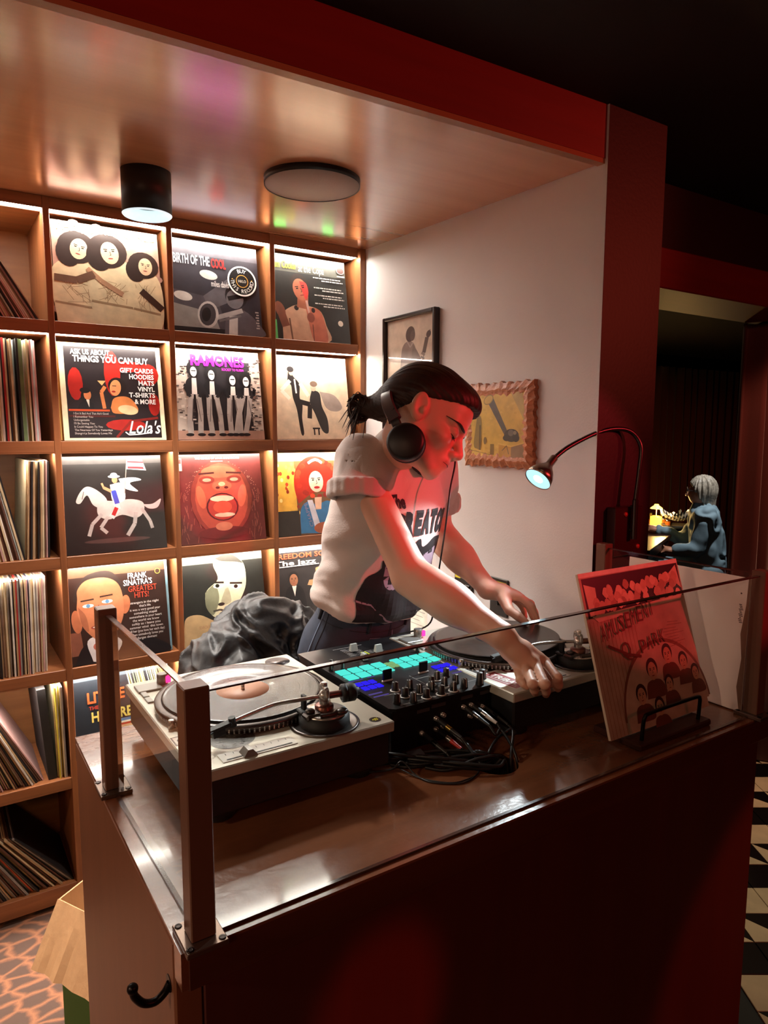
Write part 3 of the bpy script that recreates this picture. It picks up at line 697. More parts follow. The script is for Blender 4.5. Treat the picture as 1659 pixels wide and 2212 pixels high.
cover(1, 1, 'album sleeve with three laughing women in pale dresses, top left of the covers', a_girls, .010, .332, .325)
cover(2, 1, 'dark album sleeve with a trumpet player and a round black sticker', a_cool)
cover(3, 1, 'album sleeve with a singer in a cream shirt and green tape, top right cover', a_copa)
cover(1, 2, 'yellowed blank sleeve just behind the cream bordered notice cover', None, .004, .32, .32, 8, .02, mat('yellow_card', 'c79a4a', .5))
cover(1, 2, 'cream bordered cover saying ask us about things you can buy', a_buy, .012, .325, .32, 9.5, .008)
cover(2, 2, 'black and white album sleeve with four men and magenta title', a_punk)
cover(3, 2, 'cream album sleeve with two figures in black clothes', a_cream, .006)
cover(1, 3, 'black album sleeve with a pale horse and rider', a_horse)
cover(2, 3, 'dark red album sleeve with a huge laughing face', a_laugh)
cover(3, 3, 'colourful album sleeve with a red haired woman in a sash', a_redhair)
cover(1, 4, 'light blue sleeve edge showing behind the smiling man cover', None, .013, .325, .325, 7.5, .022, mat('blue_card', '7ea6b5', .5))
cover(1, 4, 'brown album sleeve with a large smiling man and orange words', a_hits)
cover(2, 4, 'grey green album sleeve with a close face looking sideways', a_land)
cover(3, 4, 'dark album sleeve with men in suits and orange title, beside the jeans', a_freedom)
cover(1, 5, 'dark blue album sleeve with orange and yellow block letters behind the glass', a_rich)
cover(2, 5, 'grey blue album sleeve with white title above the left record deck', a_chair)

# ------------------------------------------------------------------ things on ceiling and walls
def ceiling_speaker():
    t = thing('ceiling_speaker', 'round grey ceiling speaker with black rim in the lacquered soffit', 'speaker', (.973, -.612, 2.313))
    B().lathe([(.131, -.016), (.134, -.02), (.134, .0), (.126, .0)], 48, (.973, -.612, 2.313), cap=False).build('rim', mat('black_metal', '0c0a0a', .4), t)
    B().lathe([(0.0, -.0195), (.131, -.0185), (.131, -.005), (.1, -.002)], 48, (.973, -.612, 2.313)).build('grille', mat('speaker_grille', 'b3a498', .6, bump=(500, .2)), t)
ceiling_speaker()
def downlight():
    c = (.573, -.40, 2.20)
    t = thing('ceiling_downlight', 'black cylinder downlight with a white lit ring on the soffit', 'lamp', (c[0], c[1], 2.318))
    blk = mat('black_satin', '0b0909', .5)
    B().lathe([(.062, .006), (.066, .004), (.066, .1175), (.0, .1175)], 40, c, cap=False).build('housing', blk, t)
    B().lathe([(.0625, .0), (.066, .004), (.063, .03), (.052, .03), (.052, .012), (.057, .002), (.0625, .0)], 40, c, cap=False).build('ring', mat('white_reflector', 'd8e2e0', .35, emit=((.75, .95, 1.), .9)), t)
    B().lathe([(0, .030), (.053, .030)], 40, c, cap=False).build('lens', mat('downlight_lens', '6f716f', .4), t)
    spot('downlight_beam', (c[0], c[1], c[2] + .006), (c[0] - .02, c[1] - .14, 0), 68, (1, .93, .86), 96, .5, .045)
downlight()
def wall_quad(bd, y0, y1, z0, z1, d0, d1, bev=0., col=None):
    """a box on the booth's right wall: y0>y1 as seen left to right, standing out from the wall by d0..d1"""
    return bd.box((XW - d1, min(y0, y1), z0), (XW - d0, max(y0, y1), z1), bev, col)
class WallPrint(Print):
    """flat print on the right wall: u runs towards the viewer (-Y), v down"""
    def __init__(s, y0, z0, w, h, d): super().__init__(w, h); s.y0 = y0; s.z0 = z0; s.d = d
    def build(s, name, m, parent):
        s.v = [(XW - s.d - z, s.y0 - x, s.z0 + y) for x, y, z in s.v]
        return B.build(s, name, m, parent)
def framed_drawing():
    y0, y1, z0, z1 = -.160, -.487, 1.62, 2.036
    t = thing('framed_picture', 'thin black frame holding a grey picture of a trumpet player', 'picture', (XW, (y0 + y1) / 2, z0))
    fm = mat('dark_frame_wood', '1d0f0d', .35)
    b = B(); w_ = .014
    wall_quad(b, y0, y0 - w_, z0, z1, .0005, .026, .003); wall_quad(b, y1 + w_, y1, z0, z1, .0005, .026, .003)
    wall_quad(b, y0 - w_, y1 + w_, z1 - w_, z1, .0005, .026, .003); wall_quad(b, y0 - w_, y1 + w_, z0, z0 + w_, .0005, .026, .003); b.build('frame', fm, t)
    p = WallPrint(y0 - w_, z0 + w_, y0 - y1 - 2 * w_, z1 - z0 - 2 * w_, .010)
    p.rect(0, 0, 1, 1, 'cdbba9'); g = '6e6260'
    p.blob([(.28, 1), (.3, .75), (.33, .5), (.42, .4), (.55, .42), (.62, .55), (.66, .74), (.64, 1)], '847671'); p.blob([(.56, .45), (.66, .6), (.74, .76), (.66, .84), (.54, .64)], '766964')
    p.el(.5, .28, .095, .13, '4c413f', 8); p.el(.55, .31, .05, .09, '5e514e', 8); p.line([(.44, .4), (.5, .5), (.56, .42)], .02, 'a39690')
    p.line([(.9, .26), (.72, .86)], .02, '8a7c72'); p.line([(.84, .38), (.78, .62)], .07, '5a4e4b'); p.el(.87, .33, .045, .06, '4c413f', 20); p.line([(.73, .62), (.8, .66)], .035, '8a7c72'); p.line([(.72, .68), (.79, .72)], .03, '6e6260')
    p.v = [q if i < 4 else (q[0], p.h - (p.h - q[1]) * .55, q[2]) for i, q in enumerate(p.v)]
    p.build('picture', print_m, t)
    wall_quad(B(), y0 - w_, y1 + w_, z0 + w_, z1 - w_, .0125, .0145).build('pane', glassmat('picture_glass', (.98, .98, .98)), t)
framed_drawing()
def plaque():
    y0, y1, z0, z1 = -.650, -.956, 1.506, 1.762
    t = thing('wall_plaque', 'scalloped wooden plaque with a yellowed gramophone picture', 'plaque', (XW, (y0 + y1) / 2, z0))
    W = y0 - y1; H = z1 - z0; n = 15
    b = B(); ring = []
    def edge(a, c, k):
        for i in range(k):
            f = i / k; q = .0042 * sin(f * k * 2.1 + 1.3) + .002 * sin(f * 17)
            yield (a[0] + (c[0] - a[0]) * f, a[1] + (c[1] - a[1]) * f, q)
    cor = [(0, 0), (W, 0), (W, H), (0, H)]
    out = []
    for i in range(4):
        nx, ny = ((0, -1), (1, 0), (0, 1), (-1, 0))[i]
        for x, y, q in edge(cor[i], cor[(i + 1) % 4], 26): out.append((x + nx * q, y + ny * q))
    N = len(out); vs = []; fs = []
    lay = [(0., .001, 0), (0., .016, 0), (.02, .024, .35), (.042, .021, .8)]
    for ins, d, sc in lay:
        for i, (x, y) in enumerate(out):
            cx, cy = W / 2, H / 2; wob = 1 + (.10 * sin(i * 1.9) if sc else 0)
            dx = min(max(x, 0), W); dy = min(max(y, 0), H)
            px = x + (cx - x) / (W / 2) * ins * wob; py = y + (cy - y) / (H / 2) * ins * wob
            vs.append((XW - d, y0 - px, z0 + py))
    for k in range(3):
        for i in range(N): j = (i + 1) % N; fs.append((k * N + i, k * N + j, (k + 1) * N + j, (k + 1) * N + i))
    fs.append([3 * N + i for i in range(N)]); b.add(vs, fs, smooth=False)
    b.build('wooden_edge', mat('varnished_pine', 'b5714c', .35, grain=('y', 60, .35), bump=(90, .3)), t)
    p = WallPrint(y0 - .03, z0 + .03, W - .06, H - .06, .0215)
    p.rect(0, 0, 1, 1, 'cfa94f')
    for k in range(60): p.el(random.random(), random.random(), .03, .02, random.choice(['c79f47', 'd6b25a', 'caa650']), n=7)
    p.pg([(.55, 0), (.75, 0), (1, .45), (1, .3), (.95, 0)], 'b59a55'); p.pg([(.3, .08), (.42, .04), (.72, .62), (.66, .66)], '55504a'); p.el(.35, .1, .1, .07, '8f7a45', -35); p.el(.35, .1, .085, .055, 'c29f4c', -35)
    p.el(.78, .66, .13, .1, '38332e'); p.el(.7, .7, .07, .05, '2c2825'); p.el(.86, .7, .06, .06, '2c2825'); p.el(.77, .62, .05, .05, '6a6258'); p.el(.84, .62, .03, .03, '8a7f6a')
    p.pg([(.56, .8), (.78, .84), (.78, 1), (.56, 1)], 'c08c35'); p.pg([(.78, .84), (1, .78), (1, 1), (.78, 1)], '8a6a45'); p.line([(.54, .79), (.78, .83), (1, .77)], .02, 'd9b45c')
    p.blob([(.14, .35), (.22, .4), (.22, .85), (.14, .88), (.08, .8)], '8a7440'); p.line([(.2, .5), (.2, .9)], .03, '5a4c30'); p.el(.3, .75, .03, .06, '6d5c3a'); p.rect(.4, .8, .47, .97, '7a6536'); p.line([(0, .9), (.4, .97)], .01, '8a6f35'); p.line([(.62, .9), (.7, .82), (.74, .95)], .015, '6d5428')
    p.build('picture', print_m, t)
plaque()
def switch_plate(name, y0, y1, z0, z1, label, kind):
    t = thing(name, label, 'light switch', (XW, (y0 + y1) / 2, z0))
    dk = mat('bronze_plate', '2c2624', .4, metal=.3)
    wall_quad(B(), y0, y1, z0, z1, .0003, .006, .003).build('plate', dk, t)
    W = y0 - y1
    if kind == 'double':
        for f in (.27, .73):
            yc = y0 - W * f
            wall_quad(B(), yc + .013, yc - .013, z0 + .03, z1 - .035, .005, .010, .002).build('paddle', mat('black_paddle', '181515', .35), t)
        wall_quad(B(), y0 - W * .86, y0 - W * .93, z0 + .035, z1 - .045, .005, .011, .001).build('dimmer_slide', mat('grey_plastic', '6a625d', .4), t)
        wall_quad(B(), y0 - .006, y0 - W * .34, z1 - .018, z1 - .003, .0055, .0068).build('sticker', mat('yellow_sticker', 'd6c21e', .5), t)
    else:
        wall_quad(B(), y0 - W / 2 + .005, y0 - W / 2 - .005, z0 + .035, z1 - .045, .005, .014, .002).build('toggle', mat('black_paddle', '181515', .35), t)
        s = wall_quad(B(), y0 - .008, y1 + .008, z1 - .034, z1 - .011, .0055, .0066).build('sticker', mat('yellow_sticker', 'd6c21e', .5), t)
        p = WallPrint(y0 - .008, z1 - .034, W - .016, .023, .0067); p.text('Deck Light', .5, .68, .36, '2a2512', .84, 'c', shear=.15); p.build('lettering', ink_m, s)
switch_plate('switch_plate', -.590, -.688, 1.02, 1.135, 'wide bronze switch plate with paddles behind the far forearm', 'double')
switch_plate('switch_plate', -.772, -.856, 1.03, 1.152, 'narrow bronze switch plate with a yellow handwritten sticker', 'single')
def paper_note():
    b = WallPrint(-.30, .86, .13, .19, .0004); b.rect(0, 0, 1, 1, 'd9d6c8')
    for k in range(9): b.line([(.1, .1 + k * .09), (.1 + .3 + random.random() * .5, .1 + k * .09)], .012, '8a877c')
    o = b.build('paper_note', print_m, None); tag(o, 'white paper sheet fixed low on the wall behind the jeans', 'paper')
paper_note()

# ------------------------------------------------------------------ the counter
ctop_m = mat('counter_wood', '6e4229', .24, grain=('x', 16, .22), bump=(70, .06), coat=.5)
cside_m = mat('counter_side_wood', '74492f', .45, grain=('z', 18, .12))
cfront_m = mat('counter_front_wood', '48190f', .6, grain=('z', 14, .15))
CX0, CX1, CY0, CY1, CZ = .243, 1.568, -1.655, -.943, .99
def counter():
    t = thing('booth_counter', 'dark stained wooden booth counter with glass guard and cable hole', 'counter', (.9, -1.3, 0))
    hx, hy, hr, q = .892, -1.497, .043, .08
    b = B(); n = 32
    for z, up in ((CZ, 1), (CZ - .05, 0)):
        sq = []
        ci = []
        for k in range(n):
            a = 2 * pi * k / n + pi / 4; c_, s_ = cos(a), sin(a); m = max(abs(c_), abs(s_))
            ci.append((hx + hr * c_, hy + hr * s_, z)); sq.append((hx + q * c_ / m, hy + q * s_ / m, z))
        fs = [(k, (k + 1) % n, n + (k + 1) % n, n + k) for k in range(n)]
        b.add(ci + sq, [f if not up else f[::-1] for f in fs])
        xs = [CX0, hx - q, hx + q, CX1]; ys = [CY0, hy - q, hy + q, CY1]
        for i in range(3):
            for j in range(3):
                if i == 1 and j == 1: continue
                r = [(xs[i], ys[j], z), (xs[i + 1], ys[j], z), (xs[i + 1], ys[j + 1], z), (xs[i], ys[j + 1], z)]
                b.poly(r if up else r[::-1])
    wall = [(hx + hr * cos(2 * pi * k / n + pi / 4), hy + hr * sin(2 * pi * k / n + pi / 4), z) for z in (CZ, CZ - .05) for k in range(n)]
    b.add(wall, [(k, n + k, n + (k + 1) % n, (k + 1) % n) for k in range(n)])
    e = [(CX0, CY0), (CX1, CY0), (CX1, CY1), (CX0, CY1)]
    for i in range(4):
        (x, y), (u, v) = e[i], e[(i + 1) % 4]; b.poly([(x, y, CZ - .05), (u, v, CZ - .05), (u, v, CZ), (x, y, CZ)])
    o = b.build('countertop', ctop_m, t)
    me = o.data; bm = bmesh.new(); bm.from_mesh(me); bmesh.ops.remove_doubles(bm, verts=bm.verts, dist=1e-5); bm.to_mesh(me); bm.free()
    B().box((CX0 + .008, CY0 - .001, CZ - .054), (CX1 - .004, CY0 + .012, CZ - .0015), .002).build('front_edging', mat('counter_edge_wood', '4a2417', .35, grain=('x', 16, .2)), t)
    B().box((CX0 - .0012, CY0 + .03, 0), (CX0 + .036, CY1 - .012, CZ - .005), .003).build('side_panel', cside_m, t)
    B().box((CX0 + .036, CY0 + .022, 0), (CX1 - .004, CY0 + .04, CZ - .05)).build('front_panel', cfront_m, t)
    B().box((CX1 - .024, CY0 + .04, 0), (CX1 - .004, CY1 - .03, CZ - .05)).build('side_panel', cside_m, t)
    B().box((CX0 + .036, CY0 + .04, .85), (CX1 - .024, CY1 - .02, .868)).build('inner_shelf', mat('pale_laminate', 'd8d0c2', .5), t)
    x = CX0 - .0012
    y, zb = -1.603, .916
    B().cyl(.011, -.002, .001, 18, T=Matrix.Translation((x, y, zb)) @ Matrix.Rotation(radians(-90), 4, 'Y')).tube(spline([(x + .001, y, zb), (x - .006, y, zb - .010), (x - .018, y, zb - .017), (x - .032, y, zb - .013), (x - .042, y, zb + .0), (x - .045, y, zb + .010)], 6), .0052, 10).ball(.0072, (x - .045, y, zb + .013)).build('bag_hook', mat('black_iron', '120c0a', .35, metal=.6), t)
counter()
def post(t, x, y, s=.0155, top=1.318, plate=(.026, .031)):
    pm = mat('post_bronze', '70503f', .36, metal=.25, bump=(200, .02)); st = mat('brushed_plate', '6f5c50', .3, metal=.75)
    p = B().box((x - s, y - s, CZ + .008), (x + s, y + s, top), .0015).build('post', pm, t)
    B().box((x - plate[0], y - plate[1], CZ + .0005), (x + plate[0], y + plate[1], CZ + .008), .001).build('base_plate', st, p)
    for sx in (-1, 1):
        for sy in (-1, 1):
            cx, cy = x + sx * (plate[0] - .006), y + sy * (plate[1] - .007)
            b = B().lathe([(.0022, .0086), (.0042, .0095), (.0048, .008)], 12, (cx, cy, CZ), cap=False); b.cyl(.0024, .0075, .0086, 6, (cx, cy, CZ)); b.build('screw', mat('dark_screw', '2a211d', .3, metal=.8), p)
def guard():
    t = thing('glass_guard', 'clear glass guard on four square bronze posts around the counter edge', 'glass guard', (.9, -1.42, CZ))
    g = glassmat('guard_glass', (.965, .985, .975)); eg = mat('glass_edge', '3c2a24', .15, coat=.5)
    L0 = (.262, -1.205); L1 = (.272, -1.640); R1 = (1.527, -1.638); R0 = (1.530, -1.212)
    for x, y in (L0, L1, R1, R0): post(t, x, y)
    zb, zt = CZ + .0005, 1.306
    def pane(a, c, gap=.0165, th=.0045):
        d = V((c[0] - a[0], c[1] - a[1], 0)); l = d.length; d.normalize(); n = V((-d.y, d.x, 0))
        p0 = V((*a, 0)) + d * gap; p1 = V((*a, 0)) + d * (l - gap)
        vs = [p + n * sg * th + V((0, 0, z)) for p in (p0, p1) for sg in (-1, 1) for z in (zb, zt)]
        F6 = [(0, 1, 3, 2), (4, 6, 7, 5), (0, 4, 5, 1), (2, 3, 7, 6), (0, 2, 6, 4), (1, 5, 7, 3)]
        o = B().add(vs, F6).build('pane', g, t)
        vs = [p + n * sg * th + V((0, 0, z)) for p in (p0, p1) for sg in (-1, 1) for z in (zt, zt + .0025)]
        B().add(vs, F6).build('top_edge', eg, o)
        vs = [p + n * sg * (th - .0015) + V((0, 0, z)) for p in (p0, p1) for sg in (-1, 1) for z in (zb - .0003, zb + .0035)]
        B().add(vs, F6).build('bottom_edge', eg, o)
    pane(L0, L1); pane(L1, R1); pane(R1, R0)
guard()

# ------------------------------------------------------------------ record decks (battle position: tone arm towards the room)
silver = mat('deck_silver', 'b9b4a6', .38, metal=.35, bump=(220, .03), vary=(9, .05)); blackp = mat('deck_black', '0d0c0d', .5, vary=(30, .2))
steel = mat('polished_steel', 'bdb9b4', .27, metal=.75); dsteel = mat('dark_steel', '5d5653', .35, metal=.9); rubber = mat('black_rubber', '0b0b0c', .6)
vinyl = mat('vinyl', '0c0a0a', .27, coat=.25)
def groove(m):
    nt = m.node_tree; N = nt.nodes; L = nt.links; b = N['Principled BSDF']
    tc = N.new('ShaderNodeTexCoord'); ln = N.new('ShaderNodeVectorMath'); ln.operation = 'LENGTH'
    sp = N.new('ShaderNodeSeparateXYZ'); cb = N.new('ShaderNodeCombineXYZ')
    L.new(tc.outputs['Object'], sp.inputs[0]); L.new(sp.outputs[0], cb.inputs[0]); L.new(sp.outputs[1], cb.inputs[1]); L.new(cb.outputs[0], ln.inputs[0])
    ns = N.new('ShaderNodeTexNoise'); ns.noise_dimensions = '1D'; ns.inputs['Scale'].default_value = 900; ns.inputs['Detail'].default_value = 3
    L.new(ln.outputs['Value'], ns.inputs['W'])
    bp = N.new('ShaderNodeBump'); bp.inputs['Strength'].default_value = .35; bp.inputs['Distance'].default_value = .0006
    L.new(ns.outputs['Fac'], bp.inputs['Height']); L.new(bp.outputs[0], b.inputs['Normal'])
groove(vinyl)
DZ = 1.095
def deck(dx, dy, label, left):
    x0, x1, y0, y1 = .338 + dx, .704 + dx, -1.432 + dy, -.980 + dy
    t = thing('turntable', label, 'turntable', ((x0 + x1) / 2, (y0 + y1) / 2, CZ + .0003))
    B().box((x0, y0, DZ - .02), (x1, y1, DZ), .002).build('top_plate', silver, t)
    B().box((x0 + .006, y0 + .006, CZ + .022), (x1 - .006, y1 - .006, DZ - .0202), .004).build('base', blackp, t)
    for sx in (x0 + .05, x1 - .05):
        for sy in (y0 + .05, y1 - .05): B().cyl(.028, CZ + .0004, CZ + .0222, 20, (sx, sy, 0), .003).build('foot', rubber, t)
    px, py = .512 + dx, -1.187 + dy; z = DZ
    b = B().lathe([(.160, .0005), (.164, .004), (.1655, .013), (.163, .0165), (.155, .0165), (.0, .0165)], 64, (px, py, z), cap=False); pl = b.build('platter', dsteel, t)
    b = B()
    for ring, (rr, zz, k) in enumerate(((.1657, .0045, 120), (.1664, .0075, 120), (.1662, .0105, 120))):
        for i in range(k):
            a = 2 * pi * i / k; ca, sa = cos(a), sin(a)
            b.add([(px + rr * cos(a + u) , py + rr * sin(a + u), z + zz + w_) for u, w_ in ((-.008, -.001), (.008, -.001), (.008, .001), (-.008, .001))], [(0, 1, 2, 3)])
    tag(b.build('strobe_dots', steel, pl), kind='stuff')
    B().lathe([(0, .0166), (.1525, .0166), (.1525, .0182), (0, .0182)], 48, (px, py, z), cap=False).build('slipmat', mat('felt', '121113', .9), pl)
    B().cyl(.0035, .018, .031, 12, (px, py, z), .001).build('spindle', steel, pl)
    # controls
    bx, by = x0 + .036, y1 - .04
    B().box((bx - .026, by - .03, z), (bx + .022, by + .012, z + .004), .0012).build('start_button', mat('grey_button', '8d8b86', .35, metal=.5), t)
    for k in (0, 1): B().box((x0 + .012, y1 - .098 - .032 * k, z), (x0 + .024, y1 - .070 - .032 * k, z + .003), .001).build('speed_button', mat('grey_button', '8d8b86'), t)
    sx, sy = x0 + .066, y1 - .036
    s = B().cyl(.0115, z, z + .022, 20, (sx, sy, 0), .001).build('strobe_lamp', mat('grey_button', '8d8b86'), t)
    B().box((sx + .004, sy - .013, z + .004), (sx + .014, sy - .003, z + .018), .001).build('red_light', glow('strobe_red', (1, .02, .16), 4.0), s)
    B().lathe([(.028, .0), (.028, .0006), (.0, .0006)], 28, (x1 - .042, y1 - .038, z)).lathe([(.02, .0007), (.02, .0012), (.0, .0012)], 28, (x1 - .042, y1 - .038, z)).build('adapter_well', dsteel, t)
    B().cyl(.0055, z, z + .016, 16, (x0 + .017, y0 + .186, 0), .001).build('target_light', steel, t)
    b = B().box((x0 + .048, y0 + .012, z), (x0 + .178, y0 + .044, z + .0012), .0004); pf = b.build('pitch_scale', mat('pitch_plate', 'd3cfc4', .35), t)
    b = B().box((x0 + .056, y0 + .0165, z + .0013), (x0 + .170, y0 + .0195, z + .0018)); b.build('pitch_slot', blackp, pf)
    b = B()
    for k in range(9): b.box((x0 + .06 + k * .0133, y0 + .034, z + .0013), (x0 + .0607 + k * .0133, y0 + .039, z + .0017))
    tag(b.build('pitch_marks', blackp, pf), kind='stuff')
    kx = x0 + .094
    B().add([(kx - .012, y0 + .010, z + .0014), (kx + .012, y0 + .010, z + .0014), (kx + .012, y0 + .034, z + .0014), (kx - .012, y0 + .034, z + .0014),
             (kx - .004, y0 + .012, z + .011), (kx + .004, y0 + .012, z + .011), (kx + .004, y0 + .032, z + .011), (kx - .004, y0 + .032, z + .011)],
            [(3, 2, 1, 0), (4, 5, 6, 7), (0, 1, 5, 4), (1, 2, 6, 5), (2, 3, 7, 6), (3, 0, 4, 7)]).build('pitch_knob', mat('grey_button', '8d8b86'), pf)
    # tone arm
    ax, ay = x0 + .255, y0 + .062
    B().lathe([(.062, .0004), (.064, .002), (.058, .003), (.055, .0012), (.0, .0012)], 40, (ax, ay, z), cap=False).build('arm_well', dsteel, t)
    ab = B().lathe([(.046, .001), (.046, .014), (.043, .016), (.043, .020), (.030, .022), (.0, .022)], 40, (ax, ay, z), cap=False).build('arm_base', rubber, t)
    B().lathe([(.040, .0202), (.041, .0225), (.036, .0245), (.0, .0245)], 32, (ax, ay, z), cap=False).build('height_ring', steel, ab)
    B().lathe([(.017, .024), (.017, .034), (.013, .036), (.0, .036)], 24, (ax, ay, z), cap=False).build('pivot_column', mat('copper_tone', '7a5148', .35, metal=.8), ab)
    b = B().tube([(ax + .018, ay - .022, z + .026), (ax - .002, ay - .036, z + .028), (ax - .024, ay - .030, z + .028)], .0045, 8); b.ball((.013, .010, .006), (ax + .020, ay - .028, z + .027)); b.build('lift_lever', dsteel, ab)
    b = B().box((ax - .034, ay + .014, z + .020), (ax - .027, ay + .026, z + .052), .001); b.box((ax - .042, ay + .006, z + .018), (ax - .02, ay + .03, z + .026), .002); b.tube([(ax - .034, ay + .016, z + .046), (ax - .034, ay + .006, z + .052)], .0022, 6); b.build('arm_rest', rubber, ab)
    b = B().box((ax - .044, ay - .02, z + .018), (ax - .012, ay + .004, z + .028), .003); b.ball((.009, .009, .005), (ax - .03, ay - .004, z + .030)); b.build('anti_skate', dsteel, ab)
    az = z + .050; D = V((-.985, .17, 0)).normalized(); Nn = V((-D.y, D.x, 0))
    if not left: D = V((-.90, .43, 0)).normalized(); Nn = V((-D.y, D.x, 0))
    pv = V((ax, ay, az))
    b = B().ball((.011, .011, .013), pv)
    for sg in (-1, 1): b.tube([pv + Nn * sg * .012, pv + Nn * sg * .017 + V((0, 0, .006)), pv + Nn * sg * .015 + V((0, 0, .016))], .0045, 8)
    b.tube([pv + Nn * .015 + V((0, 0, .017)), pv - Nn * .015 + V((0, 0, .017))], .004, 8); b.cyl(.006, .014, .026, 14, pv, .001); b.tube([pv - V((0, 0, .02)), pv], .009, 12)
    g = b.build('gimbal', steel, t)
    B().tube([pv, pv - D * .032], .0065, 12).build('rear_stub', mat('copper_tone', '7a5148'), g)
    T = Matrix.Translation(pv - D * .032) @ (-D).to_track_quat('Z', 'Y').to_matrix().to_4x4()
    B().lathe([(.012, 0), (.0165, .002), (.0165, .009), (.015, .010), (.0165, .011), (.0165, .024), (.014, .027), (.008, .027), (.007, .034), (0, .034)], 28, T=T).build('counterweight', rubber, g)
    hp = pv + D * .170 + Nn * .012 + V((0, 0, -.016))
    arm = spline([pv, pv + D * .05, pv + D * .09 - Nn * .006 + V((0, 0, -.004)), pv + D * .135 + Nn * .004 + V((0, 0, -.01)), hp], 6)
    B().tube(arm, .0036, 10).build('arm_tube', steel, g)
    d2 = (hp - (pv + D * .135 + Nn * .004 + V((0, 0, -.01)))).normalized(); T = Matrix.Translation(hp) @ d2.to_track_quat('X', 'Z').to_matrix().to_4x4()
    b = B(T=T).box((.0, -.008, -.003), (.038, .008, .003), .001); b.box((.012, -.006, -.014), (.034, .006, -.003), .001); b.tube([(.034, .008, 0), (.045, .016, .003)], .0012, 6); b.cyl(.0062, -.008, .008, 12, (-.004, 0, 0)); b.build('headshell', rubber, g)
    return t, (px, py)
tL, cL = deck(0, 0, 'left silver turntable with a spinning record, behind the front post', True)
tR, cR = deck(.638, -.022, 'right silver turntable under both hands, with red sticker', False)
def record(cx, cy, label, lab, rot=None, dz=0.):
    t = thing('vinyl_record', label, 'record', (cx, cy, DZ + .0186 + dz), None, rot)
    o = V((0, 0, 0))
    B().lathe([(.0505, .0016), (.052, .0019), (.056, .0013), (.08, .0014), (.11, .0014), (.142, .0014), (.148, .0018), (.1505, .0012), (.1505, .0004), (.05, .0)], 96, cap=False).build('grooves', vinyl, t, local=True)
    B().lathe([(.0038, .0021), (.0508, .0019), (.0508, .0)], 48, cap=False).build('label', mat('label_' + lab, lab, .5), t, local=True)
    return t
record(*cL, 'black record with a pale orange label on the left turntable', 'c58c70')
record(cR[0], cR[1], 'black record under the far hand on the right turntable', '2a2226', (radians(-1.5), radians(-2.2), 0), .007)
def sticker(t, name, x, y, w, h, rot, art):
    p = Print(w, h, base=.0002); l = Print(w, h, base=.0008); art(p, l)
    r = Matrix.Translation((x, y, DZ + .0001)) @ Matrix.Rotation(radians(rot), 4, 'Z') @ Matrix.Translation((-w / 2, -h / 2, 0))
    p.v = [tuple(r @ V(v)) for v in p.v]; l.v = [tuple(r @ V(v)) for v in l.v]
    o = p.build(name, print_m, t)
    if l.v: l.build('lettering', ink_m, o)
sticker(tL, 'round_sticker', .677, -1.408, .022, .022, 20, lambda p, l: (p.el(.5, .5, .5, .5, '16140f', n=24), l.line([(.22, .5), (.36, .36), (.45, .56), (.58, .34), (.66, .52), (.8, .4)], .09, 'c9c02a'), l.line([(.3, .66), (.44, .6), (.56, .7), (.7, .62)], .09, 'c9c02a')))
sticker(tL, 'speckled_sticker', .430, -1.345, .078, .07, 10, lambda p, l: (p.el(.5, .5, .5, .5, '55534e', n=28), [p.el(.5 + .42 * sqrt(random.random()) * cos(a), .5 + .42 * sqrt(random.random()) * sin(a), .022, .03, random.choice(['2f2e2c', '6d6a62', '3f3e3a']), n=6) for a in [random.random() * 6.28 for _ in range(80)]]))
sticker(tL, 'small_sticker', .366, -1.302, .036, .05, 90, lambda p, l: (p.rect(0, 0, 1, 1, '1c1a19'), p.rect(.08, .06, .92, .94, 'cfcabd'), p.el(.5, .5, .32, .36, '1c1a19'), p.el(.5, .5, .2, .24, 'cfcabd')))
sticker(tR, 'picture_sticker', 1.016, -1.308, .05, .06, -86, lambda p, l: (p.rect(0, 0, 1, 1, 'd9d6d0'), p.rect(.05, .06, .95, .94, '141314'), p.blob([(.2, .6), (.3, .3), (.6, .25), (.85, .5), (.6, .75)], 'c9c8cc')))
sticker(tR, 'red_sticker', 1.016, -1.385, .1, .046, -84, lambda p, l: (p.rect(0, 0, 1, 1, 'd9cfc6'), p.rect(.02, .06, .98, .94, '8e1d22'), l.text('TRIBAL', .5, .66, .36, 'ddd2cb', .74, 'c', off=.03, shear=.1), l.rect(.08, .78, .92, .82, 'ddd2cb')))
sticker(tR, 'ring_sticker', 1.062, -1.345, .034, .034, 0, lambda p, l: (p.el(.5, .5, .5, .5, 'c9b9b4', n=28), p.el(.5, .5, .4, .4, '6d2026', n=28), p.el(.5, .5, .18, .18, 'c9b9b4', n=20)))
sticker(tR, 'paper_label', 1.232, -1.445, .05, .018, 12, lambda p, l: (p.rect(0, 0, 1, 1, 'c3bdb0'), p.line([(.1, .4), (.8, .5)], .08, '2a2624')))

